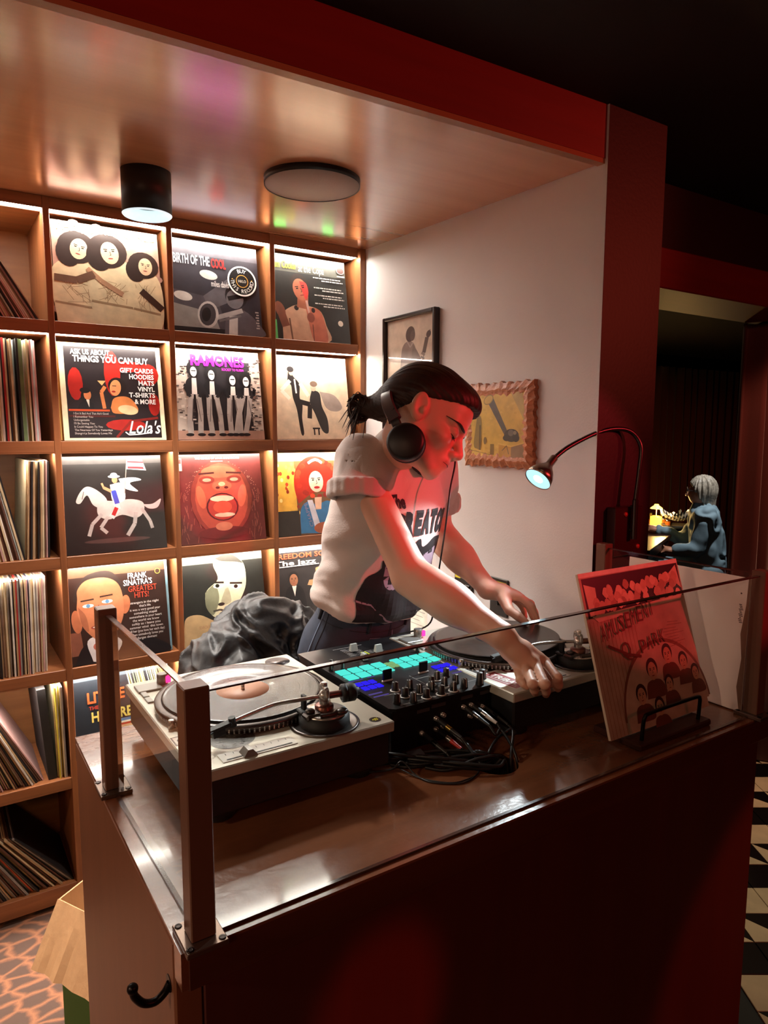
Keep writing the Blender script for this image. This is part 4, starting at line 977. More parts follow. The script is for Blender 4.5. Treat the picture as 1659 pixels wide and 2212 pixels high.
# ------------------------------------------------------------------ mixer
def mixer():
    x0, x1, y0, y1, zt = .728, 1.000, -1.386, -.988, 1.093
    t = thing('dj_mixer', 'black mixer with glowing cyan and blue pads between the two turntables', 'mixer', (.864, -1.187, CZ + .0003))
    mb = mat('mixer_black', '121113', .38, metal=.2, vary=(40, .1)); kb = mat('knob_black', '141315', .42); wl = mat('knob_line', 'd8d6d2', .4)
    B().box((x0 + .003, y0 + .004, CZ + .012), (x1 - .003, y1 - .004, zt - .006), .002).build('case', mb, t)
    for sx in (x0 + .03, x1 - .03):
        for sy in (y0 + .03, y1 - .03): B().cyl(.012, CZ + .0004, CZ + .0125, 14, (sx, sy, 0), .001).build('foot', rubber, t)
    B().prism([(x0, y0 + .01), (x0 + .01, y0), (x1 - .01, y0), (x1, y0 + .01), (x1, y1), (x0, y1)], zt - .0058, zt).build('face_plate', mb, t)
    cyan = glow('pad_cyan', (.10, .88, .76), 1.05); lime = glow('pad_green', (.30, .55, .22), .8); blue = glow('pad_blue', (.035, .02, .95), 1.0); lilac = glow('pad_lilac', (.18, .12, .5), .5)
    def pad(x, y, w, h, m, name='pad', hgt=.003): B().box((x - w / 2, y - h / 2, zt), (x + w / 2, y + h / 2, zt + hgt), min(w, h) * .18).build(name, m, t)
    for k in range(4):
        for j in range(2):
            pad(.752 + k * .0305, -1.160 - j * .0345, .0265, .029, cyan); pad(.892 + k * .0275, -1.160 - j * .0335, .0235, .028, cyan)
    for k in range(2):
        for j in range(2): pad(.8635 + k * .0125, -1.166 - j * .018, .0115, .0155, lime, 'small_pad')
    for k in range(3):
        for j in range(2):
            pad(.744 + k * .0165, -1.240 - j * .026, .0145, .019, blue, 'blue_button', .0025); pad(.943 + k * .0165, -1.240 - j * .024, .0145, .018, blue, 'blue_button', .0025)
    for (x, y, w, h) in ((.752, -1.215, .035, .004), (.79, -1.213, .018, .004), (.748, -1.298, .032, .006), (.752, -1.313, .036, .005), (.965, -1.214, .03, .004), (.965, -1.290, .03, .005)): pad(x, y, w, h, lilac, 'lit_legend', .0006)
    def knob(x, y, r=.0075, h=.02, skirt=True, name='knob', m=None, ang=0.):
        o = B().lathe([(r * 1.1, .0005), (r, .004), (r * .82, h - .001), (r * .7, h), (0, h)], 18, (x, y, zt), cap=False).build(name, m or kb, t)
        b = B(T=Matrix.Translation((x, y, zt)) @ Matrix.Rotation(ang, 4, 'Z')); b.add([(-.0007, -r * .84, h + .0003), (.0007, -r * .84, h + .0003), (.0007, 0, h + .0003), (-.0007, 0, h + .0003)], [(0, 1, 2, 3)])
        b.add([(-.0007, -r * 1.03, .004), (.0007, -r * 1.03, .004), (.0007, -r * .88, h + .0003), (-.0007, -r * .88, h + .0003)], [(0, 1, 2, 3)]); b.build('pointer', wl, o)
        if skirt: B().lathe([(r * 1.15, .0004), (r * 1.42, .0006), (r * 1.42, .0022), (r * 1.12, .0026)], 20, (x, y, zt), cap=False).build('skirt', mat('knob_skirt', 'c9c6c2', .35), o)
    for (x, y, sk) in ((.789, -1.308, 1), (.820, -1.314, 0), (.787, -1.345, 1), (.822, -1.345, 1), (.787, -1.374, 0), (.820, -1.372, 1), (.756, -1.362, 0), (.870, -1.322, 1), (.898, -1.304, 1), (.888, -1.342, 1), (.855, -1.374, 1), (.926, -1.300, 0), (.888, -1.372, 1), (.919, -1.340, 0), (.918, -1.370, 0), (.852, -1.345, 0)): knob(x, y, skirt=bool(sk), ang=random.uniform(-.7, .7))
    knob(.958, -1.372, .008, .026, False, 'tall_knob'); knob(.982, -1.352, .0085, .022, False, 'tall_knob')
    for (x, y) in ((.737, -1.132), (.750, -1.112), (.764, -1.138), (.975, -1.128)): knob(x, y, .0048, .017, False, 'small_knob')
    for x in (.806, .900):
        o = B().box((x - .013, y_ := -1.256, zt), (x + .013, y_ + .006, zt + .004), .001).build('lever_mount', mat('knob_skirt', 'c9c6c2'), t)
        B().box((x - .0115, -1.2545, zt + .003), (x + .0115, -1.2505, zt + .026), .0015).build('paddle_lever', mat('lever_black', '0c0b16', .3), o)
    for (x, y) in ((.846, -1.046), (.893, -1.082)):
        B().box((x - .003, y - .028, zt), (x + .003, y + .028, zt + .0004)).build('fader_slot', rubber, t)
        B().add([(x - .0095, y - .006, zt + .003), (x + .0095, y - .006, zt + .003), (x + .0095, y + .006, zt + .003), (x - .0095, y + .006, zt + .003), (x - .008, y - .003, zt + .020), (x + .008, y - .003, zt + .020), (x + .008, y + .003, zt + .020), (x - .008, y + .003, zt + .020)],
                [(3, 2, 1, 0), (4, 5, 6, 7), (0, 1, 5, 4), (1, 2, 6, 5), (2, 3, 7, 6), (3, 0, 4, 7)]).build('fader_cap', mat('fader_grey', '9aa19c', .35), t)
        b = B()
        for k in range(7): b.box((x - .022, y - .024 + k * .008, zt + .0001), (x - .006, y - .0235 + k * .008, zt + .0004)); b.box((x + .006, y - .024 + k * .008, zt + .0001), (x + .022, y - .0235 + k * .008, zt + .0004))
        tag(b.build('fader_scale', wl, t), kind='stuff')
    x, y = .835, -1.112
    B().box((x - .03, y - .0025, zt), (x + .03, y + .0025, zt + .0004)).build('fader_slot', rubber, t)
    B().add([(x - .006, y - .0095, zt + .003), (x + .006, y - .0095, zt + .003), (x + .006, y + .0095, zt + .003), (x - .006, y + .0095, zt + .003), (x - .003, y - .008, zt + .017), (x + .003, y - .008, zt + .017), (x + .003, y + .008, zt + .017), (x - .003, y + .008, zt + .017)],
            [(3, 2, 1, 0), (4, 5, 6, 7), (0, 1, 5, 4), (1, 2, 6, 5), (2, 3, 7, 6), (3, 0, 4, 7)]).build('crossfader_cap', mat('fader_grey', '9aa19c'), t)
    b = B()
    for k in range(9):
        for j in (0, 1): b.box((.858 + j * .009, -1.062 - k * .0055, zt + .0001), (.862 + j * .009, -1.0585 - k * .0055, zt + .0006))
    tag(b.build('level_meter', glow('meter_yellow', (.55, .6, .05), 1.0), t), kind='stuff')
    p = Print(.272, .396, step=.00005, base=.0001); W = '8f8d8a'
    for q in ([(.02, .52), (.2, .52)], [(.5, .66), (.5, .97), (.1, .97)], [(.5, .72), (.8, .72)], [(.1, .83), (.5, .83)], [(.3, .05), (.6, .05)], [(.04, .63), (.2, .63)], [(.8, .9), (.95, .9)]): p.line(q, .004, W)
    p.el(.40, .972, .014, .01, W); p.text('Pioneer DJ', .43, .982, .018, W, .2, off=.02)
    for u, v in ((.06, .6), (.2, .86), (.2, .92), (.55, .92), (.34, .78), (.72, .86)): p.line([(u, v), (u + .05, v)], .006, W)
    p.v = [(x0 + a, y0 + c_, zt + d) for a, c_, d in p.v]; p.build('legends', ink_m, t)
    # connection side towards the room
    for (x, z) in ((.835, 1.052), (.835, 1.030), (.852, 1.056), (.905, 1.060), (.925, 1.060), (.922, 1.038), (.80, 1.03), (.852, 1.032), (.955, 1.05)):
        T = Matrix.Translation((x, y0 + .004, z)) @ Matrix.Rotation(radians(90), 4, 'X')
        B().lathe([(.005, 0), (.005, .004), (.0042, .004), (.0042, .009), (.0025, .009), (.0025, .002), (0, .002)], 14, T=T, cap=False).build('socket', steel, t)
    for (xa, xb, z) in ((.79, .82, 1.075), (.825, .86, 1.078), (.90, .93, 1.079), (.95, .98, 1.079)): B().box((xa, y0 + .0032, z - .004), (xb, y0 + .0045, z + .003)).build('socket_label', mat('grey_label', '3a3637', .6), t)
mixer()
def cables():
    blk = mat('cable_black', '0c0b0c', .4)
    hole = V((.888, -1.488, CZ + .004)); yb = -1.388
    specs = [((.80, 1.03), (.835, -1.47, 1.004), 'black lead with black plug at the left of the sockets', '2a2828', None), ((.955, 1.05), (.945, -1.46, 1.02), 'black lead with black plug at the right of the sockets', '2a2828', None), ((.852, 1.032), (.868, -1.47, 1.01), 'black lead with black plug just right of the red one', '2a2828', None),
             ((.835, 1.052), (.845, -1.50, 1.0), 'black plug cable with gold collar from the mixer', 'c9a95c', None), ((.835, 1.030), (.85, -1.49, 1.005), 'cable with a red plug from the mixer', 'b8b4b0', 'c0281e'),
             ((.925, 1.060), (.93, -1.47, 1.03), 'cable with a silver and white plug from the mixer', 'd3cfc8', 'cfcac2'), ((.905, 1.060), (.90, -1.46, 1.03), 'black cable with grey plug leaving the middle of the mixer', '8d8a88', None)]
    for i, ((x, z), mid, label, col, col2) in enumerate(specs):
        t = thing('audio_cable', label, 'cable', (x, yb, z), 'cables behind the mixer')
        p0 = V((x, yb - .001, z)); d = V((.25, -1, -.35)).normalized()
        b = B(); b.tube([p0 + d * .004, p0 + d * .024], .0055, 12); b.build('plug_body', rubber, t)
        b = B(); b.tube([p0 + d * .024, p0 + d * .036], .0052, 12); b.build('collar', mat('collar_' + col, col, .25, metal=.9), t)
        b = B(); b.tube([p0 + d * .036, p0 + d * .062], [.0048, .0032], 10); b.build('strain_relief', mat('relief_' + (col2 or '202020'), col2 or '202020', .45), t)
        B().tube(spline([p0 + d * .062, p0 + d * .08 + V((0, 0, -.008)), V(mid) + V((.01 * i - .02, 0, 0)), hole + V((.010 * i - .016, .012 - .006 * i, 0)), hole + V((.010 * i - .016, .012 - .006 * i, -.08)), hole + V((.010 * i - .016, .02, -.3))], 7), .003, 8).build('lead', blk, t)
    t = thing('power_cable', 'power lead with a grey moulded plug lying on the counter', 'cable', (.78, -1.415, CZ), 'cables behind the mixer')
    B().add([(.745, -1.425, 1.012), (.745, -1.410, 1.016), (.772, -1.418, 1.020), (.772, -1.432, 1.016), (.745, -1.430, .996), (.745, -1.412, .996), (.775, -1.420, 1.002), (.775, -1.436, 1.002)], [(0, 3, 2, 1), (4, 5, 6, 7), (0, 1, 5, 4), (1, 2, 6, 5), (2, 3, 7, 6), (3, 0, 4, 7)]).build('plug', mat('plug_grey', '34363d', .45), t)
    B().tube(spline([(.773, -1.427, 1.010), (.80, -1.436, 1.004), (.84, -1.452, 1.0), hole + V((-.02, .016, .004)), hole + V((-.016, .014, -.1))], 7), .0036, 8).build('lead', blk, t)
    for k in range(11):
        y = -1.415 - .011 * k; a = V((.70 + .012 * k, y + .03, CZ + .004 + (k % 4) * .007))
        o = B().tube(spline([(a.x - .03, a.y + .03, a.z), a, (.79 + .008 * k, y + .004 * sin(k), CZ + .004 + (k % 3) * .009), hole + V((-.022 + .003 * k, .018 - .005 * k, .003)), hole + V((-.02 + .004 * k, .012 - .004 * k, -.12))], 7), .0036, 8).build('signal_cable', blk)
        tag(o, 'black cable in the bundle running under the mixer into the hole', 'cable', 'bundle of leads under the mixer')
    o = B().tube(spline([(.655, -1.40, CZ + .006), (.70, -1.425, CZ + .010), (.722, -1.43, CZ + .022), (.735, -1.455, CZ + .003), (.745, -1.49, CZ + .002), (.79, -1.522, CZ + .002), (.84, -1.508, CZ + .003), (.862, -1.475, CZ + .008), (.875, -1.46, CZ + .012)], 8), .0016, 7).build('earth_wire', blk)
    tag(o, 'thin black wire looping on the counter in front of the mixer', 'cable')
    o = B().tube(spline([(.722, -1.425, CZ + .005), (.738, -1.47, CZ + .002), (.775, -1.512, CZ + .002), (.82, -1.517, CZ + .002)], 8), .0013, 7).build('earth_wire', blk)
    tag(o, 'second thin wire loop lying just inside the first on the counter', 'cable')
cables()

# ------------------------------------------------------------------ record on the stand, blank sleeve against the glass
def stand_record():
    t = thing('display_stand', 'dark wooden record stand with a black wire loop, at the right of the counter', 'stand', (1.285, -1.575, CZ))
    B().box((1.16, -1.618, CZ + .0004), (1.40, -1.50, CZ + .014), .003).build('base', mat('walnut_base', '3a1d14', .4, grain=('x', 20, .2)), t)
    B().tube(spline([(1.185, -1.602, CZ + .012), (1.185, -1.604, CZ + .05), (1.188, -1.605, CZ + .062), (1.200, -1.605, CZ + .067), (1.28, -1.605, CZ + .068), (1.36, -1.605, CZ + .067), (1.372, -1.605, CZ + .062), (1.375, -1.604, CZ + .05), (1.375, -1.602, CZ + .012)], 6), .004, 10).build('wire_loop', mat('black_iron', '120c0a'), t)
    B().tube([(1.2, -1.515, CZ + .012), (1.2, -1.455, CZ + .16)], .004, 8).tube([(1.36, -1.515, CZ + .012), (1.36, -1.455, CZ + .16)], .004, 8).tube([(1.2, -1.455, CZ + .16), (1.36, -1.455, CZ + .16)], .004, 8).build('back_rest', mat('black_iron', '120c0a'), t)
    W, H = .330, .334; b = B().box((0, 0, -.007), (W, H, 0), .001)
    o = b.build('album_sleeve', mat('cream_card', 'cdb6a0', .5)); o.location = (1.122, -1.578, CZ + .018); o.rotation_euler = (radians(90 - 17.5), 0, radians(0))
    tag(o, 'striped amusement park album sleeve standing in the wire record stand', 'record sleeve')
    p = Print(W, H); l = Print(W, H, base=.0032)
    p.rect(0, 0, 1, 1, 'ab8a74'); p.pg([(.02, .035), (.99, .03), (.99, .25), (.02, .28)], '1d0f0d'); p.rect(.0, .0, 1, .028, 'd9c8b4')
    for k in range(13): p.line([(.02 + k * .034, .3), (.03 + k * .033, 1)], .006, '9a6c52')
    for k in range(30): p.line([(.5 + k * .0165, .27), (.5 + k * .0165, 1)], .003, 'b58f76')
    p.pg([(.03, .07), (.13, .1), (.12, .26), (.04, .27)], 'c9a58a'); p.pg([(.86, .1), (.97, .04), (.985, .2)], 'c9a58a')
    for k in range(70):
        u = random.uniform(.08, .94); v = random.uniform(.11, .24) + (.04 if u < .2 else 0); p.blob([(u - .03, v), (u - .01, v - .035), (u + .02, v - .03), (u + .035, v + .005), (u, v + .03)], random.choice(['d3a68a', 'b98a70', 'c59478', 'a5745c']), 2)
    p.pg([(.05, .27), (.98, .24), (.95, .27), (.1, .31)], 'c7a68c')
    p.el(.6, .93, .44, .44, '7a4634', n=40, a0=pi, a1=2 * pi); p.el(.6, .94, .425, .425, 'b3937c', n=40, a0=pi, a1=2 * pi); p.rect(.175, .93, 1.0, 1, 'b3937c')
    for u, v, s in ((.5, .67, .065), (.68, .6, .06), (.83, .67, .055), (.35, .8, .06), (.64, .78, .05), (.93, .76, .05), (.5, .9, .055)): p.blob([(u - s * 1.5, v + s * 2.6), (u - s, v + s * 1.1), (u + s, v + s * 1.1), (u + s * 1.5, v + s * 2.6)], '6a3526'); head(p, u, v, s, 'b98668', '3a1a14')
    for k in range(9): p.line([(.72 + .03 * cos(k), .40 + k * .02), (.86 + .04 * sin(k * 2), .41 + k * .018)], .004, '8a5c48')
    for i, ch in enumerate('AMUSEMENT'): l.text(ch, .115 + i * .062, .43 - .012 * i, .10, '6b3122', .05, 'c', off=.0)
    l.text('Q', .29, .56, .1, '6b3122', .09, 'c'); l.line([(.13, .46), (.3, .54), (.42, .57)], .018, '6b3122')
    for i, ch in enumerate('PARK'): l.text(ch, .46 + i * .068, .555 - .012 * i, .085, '6b3122', .055, 'c')
    p.build('cover_picture', print_m, o, local=True); l.build('lettering', ink_m, o, local=True)
    b = B(T=Matrix.Translation((1.512, -1.300, CZ + .003)) @ Matrix.Rotation(radians(-90), 4, 'Z') @ Matrix.Rotation(radians(88.5), 4, 'X'))
    b.box((0, 0, -.004), (.318, .304, 0), .001); o = b.build('album_sleeve', mat('blank_card', 'ead6cb', .55, vary=(7, .06)))
    tag(o, 'blank pale sleeve with a worn edge leaning on the right glass pane', 'record sleeve')
    q = Print(.318, .304); wn = '7a5a48'
    q.pg([(.985, 0), (1, 0), (1, 1), (.985, 1), (.955, .82), (.975, .6), (.955, .42), (.98, .2)], wn)
    for k in range(12): q.rect(.93 + .004 * (k % 3), .2 + k * .012, .95 + .004 * (k % 4), .206 + k * .012, '3a2a24')
    q.el(.94, .12, .006, .006, '3a2a24'); q.v = [tuple(b.T @ V(v)) for v in q.v]; q.build('worn_edge', print_m, o)
stand_record()

# ------------------------------------------------------------------ goose neck lamp on the end of the wall
def goose():
    t = thing('gooseneck_lamp', 'metal gooseneck lamp with a lit bell head over the right turntable', 'lamp', (1.64, YW, 1.33))
    br = mat('lamp_bracket', '2c0d0c', .35); nk = mat('neck_metal', '3f3835', .3, metal=.8)
    B().box((1.575, YW - .03, 1.275), (1.69, YW - .0006, 1.41), .002).build('bracket', br, t)
    for x, z in ((1.618, 1.390), (1.675, 1.297)):
        T = Matrix.Translation((x, YW - .03, z)) @ Matrix.Rotation(radians(90), 4, 'X'); B().lathe([(.0, .004), (.006, .003), (.0065, 0)], 14, T=T, cap=False).build('screw', mat('red_screw', 'a02418', .4), t)
    B().tube([(1.640, YW - .043, 1.322), (1.640, YW - .043, 1.43)], .008, 14).tube([(1.640, YW - .03, 1.345), (1.640, YW - .043, 1.345)], .005, 8).tube([(1.640, YW - .03, 1.41), (1.640, YW - .043, 1.41)], .005, 8).build('socket_tube', nk, t)
    path = spline([(1.640, YW - .043, 1.43), (1.650, -1.221, 1.518), (1.655, -1.218, 1.575), (1.637, -1.203, 1.612), (1.596, -1.187, 1.623), (1.532, -1.171, 1.612), (1.444, -1.155, 1.576), (1.393, -1.150, 1.546)], 26)
    B().tube(path, [.0058 + .0006 * (i % 2) for i in range(len(path))], 12).build('flexible_neck', nk, t)
    a = V((1.395, -1.150, 1.548)); d = (_R * -.60 - _U * .70 - _F * .36).normalized(); q = d.to_track_quat('Z', 'Y').to_matrix().to_4x4(); T = Matrix.Translation(a) @ q
    hm = mat('lamp_head_metal', '8b8073', .3, metal=.95)
    h = B().lathe([(.0, -.004), (.0085, -.002), (.0105, .002), (.0105, .028), (.015, .036), (.026, .05), (.034, .068), (.0365, .084), (.0355, .084), (.033, .068), (.024, .052), (.0, .045)], 36, T=T, cap=False).build('lamp_head', hm, t)
    B().lathe([(.0155, .070), (.0345, .078), (.0352, .0815), (.0335, .0825), (.0, .0805)], 32, T=T, cap=False).build('reflector', glow('lamp_ring', (.45, .85, .95), 1.35), h)
    B().lathe([(.0, .0835), (.013, .0825), (.013, .081)], 20, T=T, cap=False).build('bulb', glow('lamp_bulb', (.9, .97, 1), 25), h)
    p = a + d * .09
    spot('gooseneck_beam', p, p + d, 24, (.86, .95, 1), 78, .6, .02)
goose()

# ------------------------------------------------------------------ cardboard box by the shelf
def carton():
    t = thing('cardboard_box', 'open cardboard box, green outside, with its flap folded down beside the counter', 'box', (.42, -.62, .001))
    kr = mat('kraft_card', 'd3a473', .75, grain=('z', 30, .08), bump=(40, .15)); gr = mat('green_card', '3c6b23', .6)
    u = V((.474, -.88, 0)); v = V((.81, .586, 0)); o = V((.235, -.59, .0008)); h = .42; L, Wd = .30, .30; th = .004
    # keep the whole box behind the counter
    c = [o, o + u * L, o + u * L + v * Wd, o + v * Wd]
    for i in range(4):
        a, b_ = c[i], c[(i + 1) % 4]; d = (b_ - a).normalized(); n = V((d.y, -d.x, 0)); inn = -n * th if (a + n * .01 - (c[0] + c[2]) / 2).length > (a - (c[0] + c[2]) / 2).length else n * th
        vs = [a, b_, b_ + inn, a + inn]; vs = [p + V((0, 0, z)) for z in (0, h) for p in vs]
        bb = B(); bb.add(vs, [(0, 1, 5, 4), (1, 2, 6, 5), (2, 3, 7, 6), (3, 0, 4, 7), (0, 3, 2, 1), (4, 5, 6, 7)]); bb.c = [0, 1, 1, 1, 1, 1]; bb.build('wall', [gr, kr], t)
    bb = B(); bb.add([p + V((0, 0, .002)) for p in c], [(0, 1, 2, 3)]); bb.build('bottom', kr, t)
    # flap over the left side, creased
    nrows = 14; out = -v; vs = []; fs = []
    for i in range(nrows + 1):
        f = i / nrows; along = o + u * (f * L)
        wob = .003 * sin(i * 2.1) + (.004 if i % 4 == 0 else 0)
        for j in range(5):
            g = j / 4; vs.append(along + out * (g * .088 + wob * g) + V((0, 0, h + .002 - g * .125)))
    for i in range(nrows):
        for j in range(4): a = i * 5 + j; fs.append((a, a + 1, a + 6, a + 5))
    bb = B(); bb.add(vs, fs); ob = bb.build('flap', kr, t); md = ob.modifiers.new('thickness', 'SOLIDIFY'); md.thickness = .004
    vs = [o + V((0, 0, h)), o + v * Wd * .8 + V((0, 0, h)), o + v * Wd * .72 - u * .05 + V((0, 0, h - .06)), o + v * .05 - u * .065 + V((0, 0, h - .07))]
    bb = B(); bb.add(vs, [(0, 1, 2, 3)]); ob = bb.build('flap', kr, t); md = ob.modifiers.new('thickness', 'SOLIDIFY'); md.thickness = .004
    wp = mat('white_paper', 'd8d0c6', .7)
    for k in range(5):
        b = o + u * (.10 + .022 * k) + v * (.035 + .014 * k); bb = B(); a = radians(20 + 9 * k)
        bb.add([b + V((0, 0, .02)), b + v * .2 + V((0, 0, .02)), b + v * .2 + u * .05 + V((0, 0, .385 - .006 * k)), b + u * .05 + V((0, 0, .39 - .006 * k))], [(0, 1, 2, 3)])
        ob = bb.build('paper_sleeve', wp); md = ob.modifiers.new('thickness', 'SOLIDIFY'); md.thickness = .0015
        tag(ob, 'white paper inner sleeve sticking up inside the cardboard box', 'paper', 'paper sleeves in the cardboard box')
carton()
ob = B().box((.405, -.028, .0805), (.62, -.008, .38), .002).build('pale_board', mat('pale_board', 'b3a08e', .6)); tag(ob, 'pale board standing before the lowest cells beside the counter', 'board')

# ------------------------------------------------------------------ implicit-surface modelling for bodies and cloth
class Field:
    def __init__(s, lo, hi, h):
        s.lo = np.array(lo, float); s.h = h
        s.n = np.maximum(np.ceil((np.array(hi) - s.lo) / h).astype(int) + 1, 2)
        s.D = np.full(s.n, 1.0, np.float32)
        s.ax = [(s.lo[i] + h * np.arange(s.n[i])).astype(np.float32) for i in range(3)]
    def sub(s, lo, hi):
        a = np.clip(np.floor((np.array(lo) - s.lo) / s.h).astype(int), 0, s.n); b = np.clip(np.ceil((np.array(hi) - s.lo) / s.h).astype(int) + 1, 0, s.n)
        sl = tuple(slice(a[i], b[i]) for i in range(3))
        X, Y, Z = (s.ax[0][sl[0]][:, None, None], s.ax[1][sl[1]][None, :, None], s.ax[2][sl[2]][None, None, :])
        return sl, X, Y, Z
    def put(s, sl, d, k, neg=False):
        A = s.D[sl]
        if A.size == 0: return
        if neg:
            d = -d; h = np.clip(k - np.abs(A - d), 0, None) / k; s.D[sl] = np.maximum(A, d) + h * h * k * .25
        else:
            h = np.clip(k - np.abs(A - d), 0, None) / k; s.D[sl] = np.minimum(A, d) - h * h * k * .25
    def cone(s, a, b, ra, rb, k=.01, neg=False, sq=None):
        a = np.array(a, float); b = np.array(b, float); m = max(ra, rb) + k + 3 * s.h
        sl, X, Y, Z = s.sub(np.minimum(a, b) - m, np.maximum(a, b) + m); ab = b - a; L = ab @ ab + 1e-12
        t = np.clip(((X - a[0]) * ab[0] + (Y - a[1]) * ab[1] + (Z - a[2]) * ab[2]) / L, 0, 1)
        dx = X - a[0] - t * ab[0]; dy = Y - a[1] - t * ab[1]; dz = Z - a[2] - t * ab[2]
        d2 = dx * dx + dy * dy + dz * dz
        if sq is not None:
            ax, f = sq; e = dx * ax[0] + dy * ax[1] + dz * ax[2]; d2 = d2 + e * e * (f * f - 1)
        s.put(sl, np.sqrt(d2) - (ra + (rb - ra) * t), k, neg); return s
    def chain(s, pts, rs, k=.01):
        for i in range(len(pts) - 1): s.cone(pts[i], pts[i + 1], rs[i], rs[i + 1], k)
        return s
    def ell(s, c, r, M=None, k=.01, neg=False):
        c = np.array(c, float); r = np.array(r, float); m = r.max() + k + 3 * s.h
        sl, X, Y, Z = s.sub(c - m, c + m); X = X - c[0]; Y = Y - c[1]; Z = Z - c[2]
        if M is not None: M = np.array(M); X, Y, Z = (M[i][0] * X + M[i][1] * Y + M[i][2] * Z for i in range(3))
        k0 = np.sqrt((X / r[0]) ** 2 + (Y / r[1]) ** 2 + (Z / r[2]) ** 2); k1 = np.sqrt((X / r[0] ** 2) ** 2 + (Y / r[1] ** 2) ** 2 + (Z / r[2] ** 2) ** 2) + 1e-9
        s.put(sl, k0 * (k0 - 1) / k1, k, neg); return s
    def loft(s, O, ex, ey, ez, st, k=.02, neg=False, pw=2.):
        """elliptic loft: stations (z, half width along ex, half depth along ey, offset ex, offset ey)"""
        st = np.array(st, float); O = np.array(O, float)
        c = [O + np.array(ez) * q[0] for q in st]; m = st[:, 1:3].max() + np.abs(st[:, 3:5]).max() + k + 3 * s.h
        sl, X, Y, Z = s.sub(np.min(c, 0) - m, np.max(c, 0) + m); X = X - O[0]; Y = Y - O[1]; Z = Z - O[2]
        x = X * ex[0] + Y * ex[1] + Z * ex[2]; y = X * ey[0] + Y * ey[1] + Z * ey[2]; z = X * ez[0] + Y * ez[1] + Z * ez[2]
        zc = np.clip(z, st[0, 0], st[-1, 0]); f = lambda i: np.interp(zc, st[:, 0], st[:, i])
        a, b = f(1), f(2); u = (np.abs(x - f(3)) / a); w_ = (np.abs(y - f(4)) / b)
        r = (u ** pw + w_ ** pw) ** (1 / pw); d = (r - 1) * np.minimum(a, b)
        e = np.abs(z - zc); d = np.where(e > 0, np.sqrt(np.maximum(d, 0) ** 2 + e ** 2), d)
        s.put(sl, d, k, neg); return s
    def cut(s, p, n, k=.002):
        """remove everything on the side the normal points to"""
        p = np.array(p, float); n = np.array(n, float); n /= np.linalg.norm(n)
        d = (s.ax[0][:, None, None] - p[0]) * n[0] + (s.ax[1][None, :, None] - p[1]) * n[1] + (s.ax[2][None, None, :] - p[2]) * n[2]
        s.D = np.maximum(s.D, d.astype(np.float32)); return s
    def mesh(s):
        D = s.D; S_ = D < 0; n = np.array(D.shape) - 1
        C = [(i, j, k) for i in (0, 1) for j in (0, 1) for k in (0, 1)]
        cnt = np.zeros(n, np.int8)
        for c in C: cnt += S_[c[0]:n[0] + c[0], c[1]:n[1] + c[1], c[2]:n[2] + c[2]]
        act = (cnt > 0) & (cnt < 8); idx = np.argwhere(act); vid = np.full(n, -1, np.int64); vid[act] = np.arange(len(idx))
        val = np.stack([D[idx[:, 0] + c[0], idx[:, 1] + c[1], idx[:, 2] + c[2]] for c in C], 1).astype(float)
        acc = np.zeros((len(idx), 3)); num = np.zeros(len(idx))
        for i in range(8):
            for j in range(i + 1, 8):
                if sum(abs(C[i][q] - C[j][q]) for q in range(3)) != 1: continue
                m = (val[:, i] < 0) != (val[:, j] < 0); t = val[m, i] / (val[m, i] - val[m, j])
                acc[m] += np.array(C[i]) + t[:, None] * (np.array(C[j]) - np.array(C[i])); num[m] += 1
        V_ = s.lo + s.h * (idx + acc / num[:, None]); F_ = []
        for a in range(3):
            b, c = (a + 1) % 3, (a + 2) % 3
            A = [slice(None)] * 3; E = [slice(None)] * 3; A[a] = slice(0, -1); E[a] = slice(1, None)
            e = S_[tuple(A)] != S_[tuple(E)]; q = np.argwhere(e)
            q = q[(q[:, b] > 0) & (q[:, c] > 0) & (q[:, b] < n[b]) & (q[:, c] < n[c])]
            st = S_[q[:, 0], q[:, 1], q[:, 2]]
            def cell(db, dc): r = q.copy(); r[:, b] += db; r[:, c] += dc; return vid[r[:, 0], r[:, 1], r[:, 2]]
            Q = np.stack([cell(-1, -1), cell(0, -1), cell(0, 0), cell(-1, 0)], 1); Q[~st] = Q[~st][:, ::-1]; F_.append(Q)
        F_ = np.concatenate(F_); F_ = F_[(F_ >= 0).all(1)]
        return V_, F_
def vnormals(V_, F_):
    n = np.cross(V_[F_[:, 2]] - V_[F_[:, 0]], V_[F_[:, 3]] - V_[F_[:, 1]]); N = np.zeros_like(V_)
    for i in range(4): np.add.at(N, F_[:, i], n)
    return N / (np.linalg.norm(N, axis=1)[:, None] + 1e-12)
def relax(V_, F_, it=1, f=.5):
    for _ in range(it):
        A = np.zeros_like(V_); c = np.zeros(len(V_))
        for i in range(4):
            for j in ((i + 1) % 4, (i + 3) % 4): np.add.at(A, F_[:, i], V_[F_[:, j]]); np.add.at(c, F_[:, i], 1)
        V_ = V_ + f * (A / np.maximum(c, 1)[:, None] - V_)
    return V_
